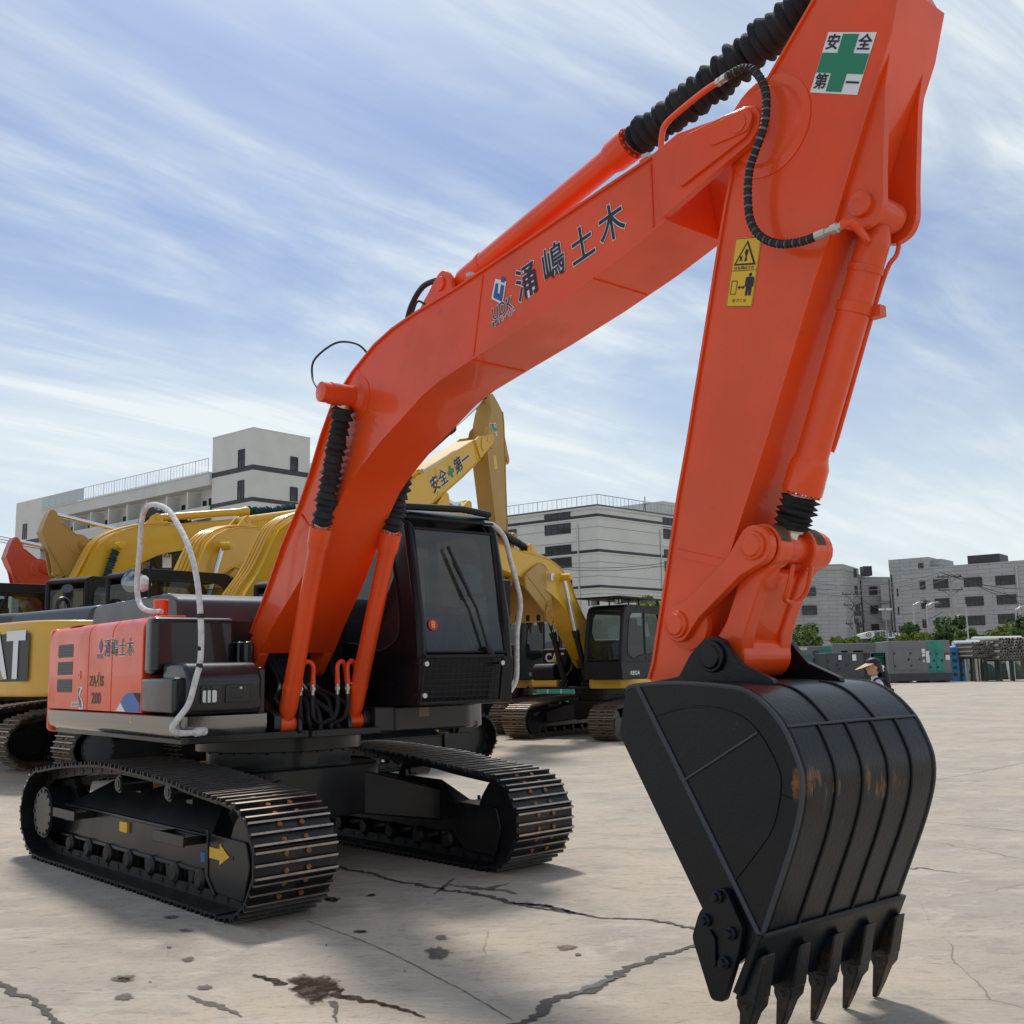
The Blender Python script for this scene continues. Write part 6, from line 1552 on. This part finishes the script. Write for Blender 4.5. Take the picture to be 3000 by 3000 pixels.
# ------------------------------------------------------------------ trees and shrubs
def leafmat(n, c, c2): 
    m = mat(n, c, .55, var=(1.3,c2,1.0,.35,.65)); p = m.node_tree.nodes['Principled BSDF']
    p.inputs['Subsurface Weight'].default_value = 0.0; return m
leafmat('leaf_mid', (0.07,0.13,0.022), (0.13,0.20,0.035)); leafmat('leaf_light', (0.14,0.20,0.03), (0.21,0.26,0.05)); leafmat('leaf_dark', (0.04,0.085,0.018), (0.09,0.14,0.03))
mat('bark', (0.09,0.07,0.05), .9, bump=(20,.4))
def tree(name, label, px_, ytop, ybot, wpx, Y, m, seed, n=1500, leaf=.26, group='trees and shrubs beyond the yard'):
    rr = random.Random(seed); B = place(px_,1930,Y); z1 = place(px_,ytop,Y).z; z0 = max(.3, place(px_,ybot,Y).z); w = wpx/3072.67*Y
    t = thing(name, label, 'tree' if name == 'tree' else 'shrub', (B.x,B.y,0), 0, group)
    zc_ = (z0+z1)/2; hh = (z1-z0)/2
    g = G(); g.tube(spl([(0,0,0),(.08,0,zc_*.5),(0,.05,zc_),(.05,0,z1-hh*.4)], 4), [.16]*4+[.13]*4+[.09]*4+[.04], 7)
    clumps = []
    for i in range(11):
        a = rr.uniform(0,6.28); r = rr.uniform(.25,.72); zz_ = rr.uniform(-.62,.62); s = math.sqrt(max(.05,1-zz_*zz_))
        c = Vector((w/2*r*math.cos(a)*s*1.25, w/2*r*math.sin(a)*s*.9, zc_+hh*zz_)); clumps.append((c, rr.uniform(.30,.46)*min(w/2,hh*1.2)))
        g.tube([(0,0,zc_*.55+.2*i*.1),(c.x*.6,c.y*.6,c.z-hh*.15),tuple(c)], [.06,.04,.015], 5)
    ob('trunk', g, ['bark'], t)
    l = G()
    for i in range(n):
        c, r = clumps[i % len(clumps)]
        d = Vector((rr.gauss(0,1),rr.gauss(0,1),rr.gauss(0,1))).normalized(); p = c+d*r*rr.uniform(.45,1.12)
        if p.z < z0*.6: continue
        nrm = (d+Vector((rr.gauss(0,.6),rr.gauss(0,.6),rr.gauss(0,.6)+.4))).normalized(); x, y = l.frame(nrm); an_ = rr.uniform(0,6.28); e = x*math.cos(an_)+y*math.sin(an_); f = nrm.cross(e); s = leaf*rr.uniform(.6,1.3)
        l.add([p-e*s, p+f*s*.42, p+e*s+nrm*-.1*s, p-f*s*.42], [(0,1,2,3)])
    o = ob('crown', l, [m], t, sm=0); o['kind'] = 'stuff'
    return t
tree('tree','round green tree right behind the white container',2352,1826,1905,125,92,'leaf_mid',1,2000)
tree('shrub','yellow green shrub left of the gate sign',2482,1860,1900,85,92,'leaf_light',2,1300)
tree('shrub','green shrub right below the gate sign',2578,1862,1895,62,92,'leaf_mid',3,900)
tree('shrub','small bright shrub right of the gate sign',2644,1860,1885,40,92,'leaf_light',4,700)
tree('tree','dark palm like tree left of the close lamp pair',2672,1830,1870,52,96,'leaf_dark',5,420,.5)
tree('shrub','bright rounded shrub between the two street lamps',2703,1852,1885,58,92,'leaf_light',6,900)
tree('tree','biggest dark green tree below the tall utility pole',2800,1798,1890,130,98,'leaf_dark',7,2200,.3)
tree('tree','pale green tree in front of the biggest tree',2842,1842,1895,98,92,'leaf_mid',8,1500)
tree('tree','pale wide tree above the pipe racks',2935,1826,1890,105,96,'leaf_light',9,1600)
tree('tree','dark tree at the right edge above the pipes',2992,1798,1880,80,100,'leaf_dark',10,1500)
tree('tree','light green tree behind the cab roof bars left of the orange arm',1915,1722,1850,85,55,'leaf_light',12,1600,.2)
# ------------------------------------------------------------------ woman behind the bucket
mat('skin', (0.52,0.29,0.20), .5); mat('hair', (0.010,0.009,0.009), .45, bump=(80,.3)); mat('straw', (0.62,0.46,0.27), .7, bump=(120,.3)); mat('cloth_white', (0.70,0.70,0.70), .8); mat('cloth_navy', (0.015,0.02,0.04), .8)
W0_ = place(2566,1960,14.4)
wt = thing('person', 'person with black hair in a straw visor and white top walking left behind the bucket', 'person', (W0_.x,W0_.y,0), R(180))
me = bpy.data.meshes.new('body'); bm = bmesh.new(); sl = bm.verts.layers.skin.verify()
J = {'pel':(0,0,.86,.125),'wa':(.0,0,1.0,.105),'ch':(.01,0,1.18,.125),'ne':(.02,0,1.315,.05),'hd0':(.035,0,1.37,.055),
 'sl':(.01,.15,1.25,.05),'el':(-.03,.20,1.02,.038),'wl':(.10,.20,.83,.028),'hl':(.14,.20,.77,.035),'sr':(.01,-.15,1.25,.05),'er':(.05,-.20,1.02,.038),'wr':(.18,-.19,.86,.028),'hr':(.23,-.18,.82,.035),
 'pl':(0,.085,.80,.09),'kl':(.12,.09,.46,.06),'al':(.05,.09,.09,.04),'fl':(.20,.09,.04,.035),'pr':(0,-.085,.80,.09),'kr':(-.02,-.09,.46,.06),'ar':(-.18,-.09,.10,.04),'fr':(-.05,-.09,.04,.035)}
vv = {}
for k,(x,y,z,r) in J.items():
    v = bm.verts.new((x,y,z)); v[sl].radius = (r*.82 if k in ('ch','wa','pel') else r, r*1.2 if k in ('ch','wa','pel') else r); vv[k] = v
vv['pel'][sl].use_root = True
for a,b in (('pel','wa'),('wa','ch'),('ch','ne'),('ne','hd0'),('ch','sl'),('sl','el'),('el','wl'),('wl','hl'),('ch','sr'),('sr','er'),('er','wr'),('wr','hr'),('pel','pl'),('pl','kl'),('kl','al'),('al','fl'),('pel','pr'),('pr','kr'),('kr','ar'),('ar','fr')): bm.edges.new((vv[a],vv[b]))
bm.to_mesh(me); bm.free(); me.materials.append(MATS['cloth_white']); me.materials.append(MATS['skin'])
bo_ = bpy.data.objects.new('body', me); COL.objects.link(bo_); bo_.parent = wt
bo_.modifiers.new('skin','SKIN').use_smooth_shade = True; sd_ = bo_.modifiers.new('sub','SUBSURF'); sd_.levels = 2; sd_.render_levels = 2
# head with face: horizontal sections from chin to crown, nose and lips shaped into the profile
g = G(); secs = []
prof = [(1.365,.035,.045,.035),(1.375,.055,.060,.045),(1.39,.068,.072,.052),(1.405,.076,.083,.058),(1.418,.073,.090,.062),(1.426,.080,.094,.064),(1.436,.078,.097,.066),(1.448,.098,.099,.068),(1.458,.094,.100,.070),(1.470,.080,.101,.072),(1.484,.077,.102,.074),(1.50,.082,.104,.076),(1.525,.083,.104,.077),(1.55,.074,.10,.072),(1.572,.055,.080,.058),(1.585,.025,.045,.03)]
for z, fr_, bk, hw2 in prof:
    ring_ = []
    for i in range(24):
        a = 2*math.pi*i/24; c, s = math.cos(a), math.sin(a)
        x = (bk*.80*c if c < 0 else (bk*.80*c if not (i in (0,1,23)) else fr_)) ; x = (fr_ if i == 0 else (fr_*.72+.02 if i in (1,23) else (min(.070,fr_)*c if c > 0 else bk*.95*c)))
        ring_.append((.04+x, hw2*s, z))
    secs.append(ring_)
g.ring(secs); ob('head', g, ['skin'], wt, sm=60)
for s in (-1,1):
    g = G(); g.rev((.105,s*.030,1.484),(.125,s*.033,1.484), [(0,.012),(.006,.010),(.009,.004)], 10); ob('eye', g, ['hair'], wt)
    g = G(); g.rev((.03,s*.070,1.47),(.03,s*.085,1.47), [(0,.026),(.008,.028),(.013,.016)], 12); ob('ear', g, ['skin'], wt)
g = G(); secs = []
for z, r, ry, cx in ((1.40,.060,.062,-.03),(1.44,.085,.075,-.012),(1.50,.098,.085,.018),(1.54,.10,.088,.03),(1.575,.088,.080,.03),(1.597,.055,.05,.025),(1.605,.015,.015,.02)):
    secs.append([(cx+r*math.cos(a) if not (z < 1.53 and math.cos(a) > .25) else cx+r*.25, ry*math.sin(a), z) for a in [2*math.pi*i/24 for i in range(24)]])
g.ring(secs); hr_ = ob('hair', g, ['hair'], wt, sm=60)
g = G(); g.tube(spl([(-.055,0,1.46),(-.10,0,1.44),(-.125,0,1.38),(-.135,.01,1.28),(-.16,.01,1.19),(-.22,.02,1.15)], 5), [.03]*4+[.042]*6+[.045]*6+[.036]*5+[.022]*4+[.008], 12); ob('ponytail', g, ['hair'], hr_)
g = G(); pts = [(-.085+.012*math.cos(3*a), .034*math.cos(a), 1.448+.034*math.sin(a)) for a in [2*math.pi*i/16 for i in range(16)]]; g.tube(pts, .016, 8, closed=True); ob('hair_tie', g, ['cloth_white'], hr_)
g = G(); secs = []
for z, k in ((1.525,1.03),(1.552,1.02)): secs.append([(.028+.102*k*math.cos(a), .09*k*math.sin(a), z) for a in [2*math.pi*i/32 for i in range(32)]])
g.ring(secs, 0, False); vi = ob('visor', g, ['cloth_navy'], wt, sm=60)
g = G(); inn = []; out_ = []
for i in range(17):
    a = R(-80+160*i/16); inn.append((.03+.10*math.cos(a), .09*math.sin(a), 1.528)); out_.append((.03+.10*math.cos(a)+.15*max(.1,math.cos(a*.95)), .125*math.sin(a), 1.528-.085*max(.1,math.cos(a))))
k = len(inn); g.add(inn+out_+[(x,y,z-.004) for x,y,z in inn]+[(x,y,z-.004) for x,y,z in out_], [(i,i+1,k+i+1,k+i) for i in range(k-1)]+[(2*k+i,3*k+i,3*k+i+1,2*k+i+1) for i in range(k-1)]+[(k+i,k+i+1,3*k+i+1,3*k+i) for i in range(k-1)]); ob('visor_brim', g, ['straw'], vi)
g = G()
for y in (-.085,.085): g.tube(spl([(.105,y,1.10),(.095,y,1.24),(.02,y*.95,1.325),(-.075,y*.8,1.26),(-.10,y*.5,1.12)], 5), .014, 6)
ob('bag_strap', g, ['cloth_navy'], wt)
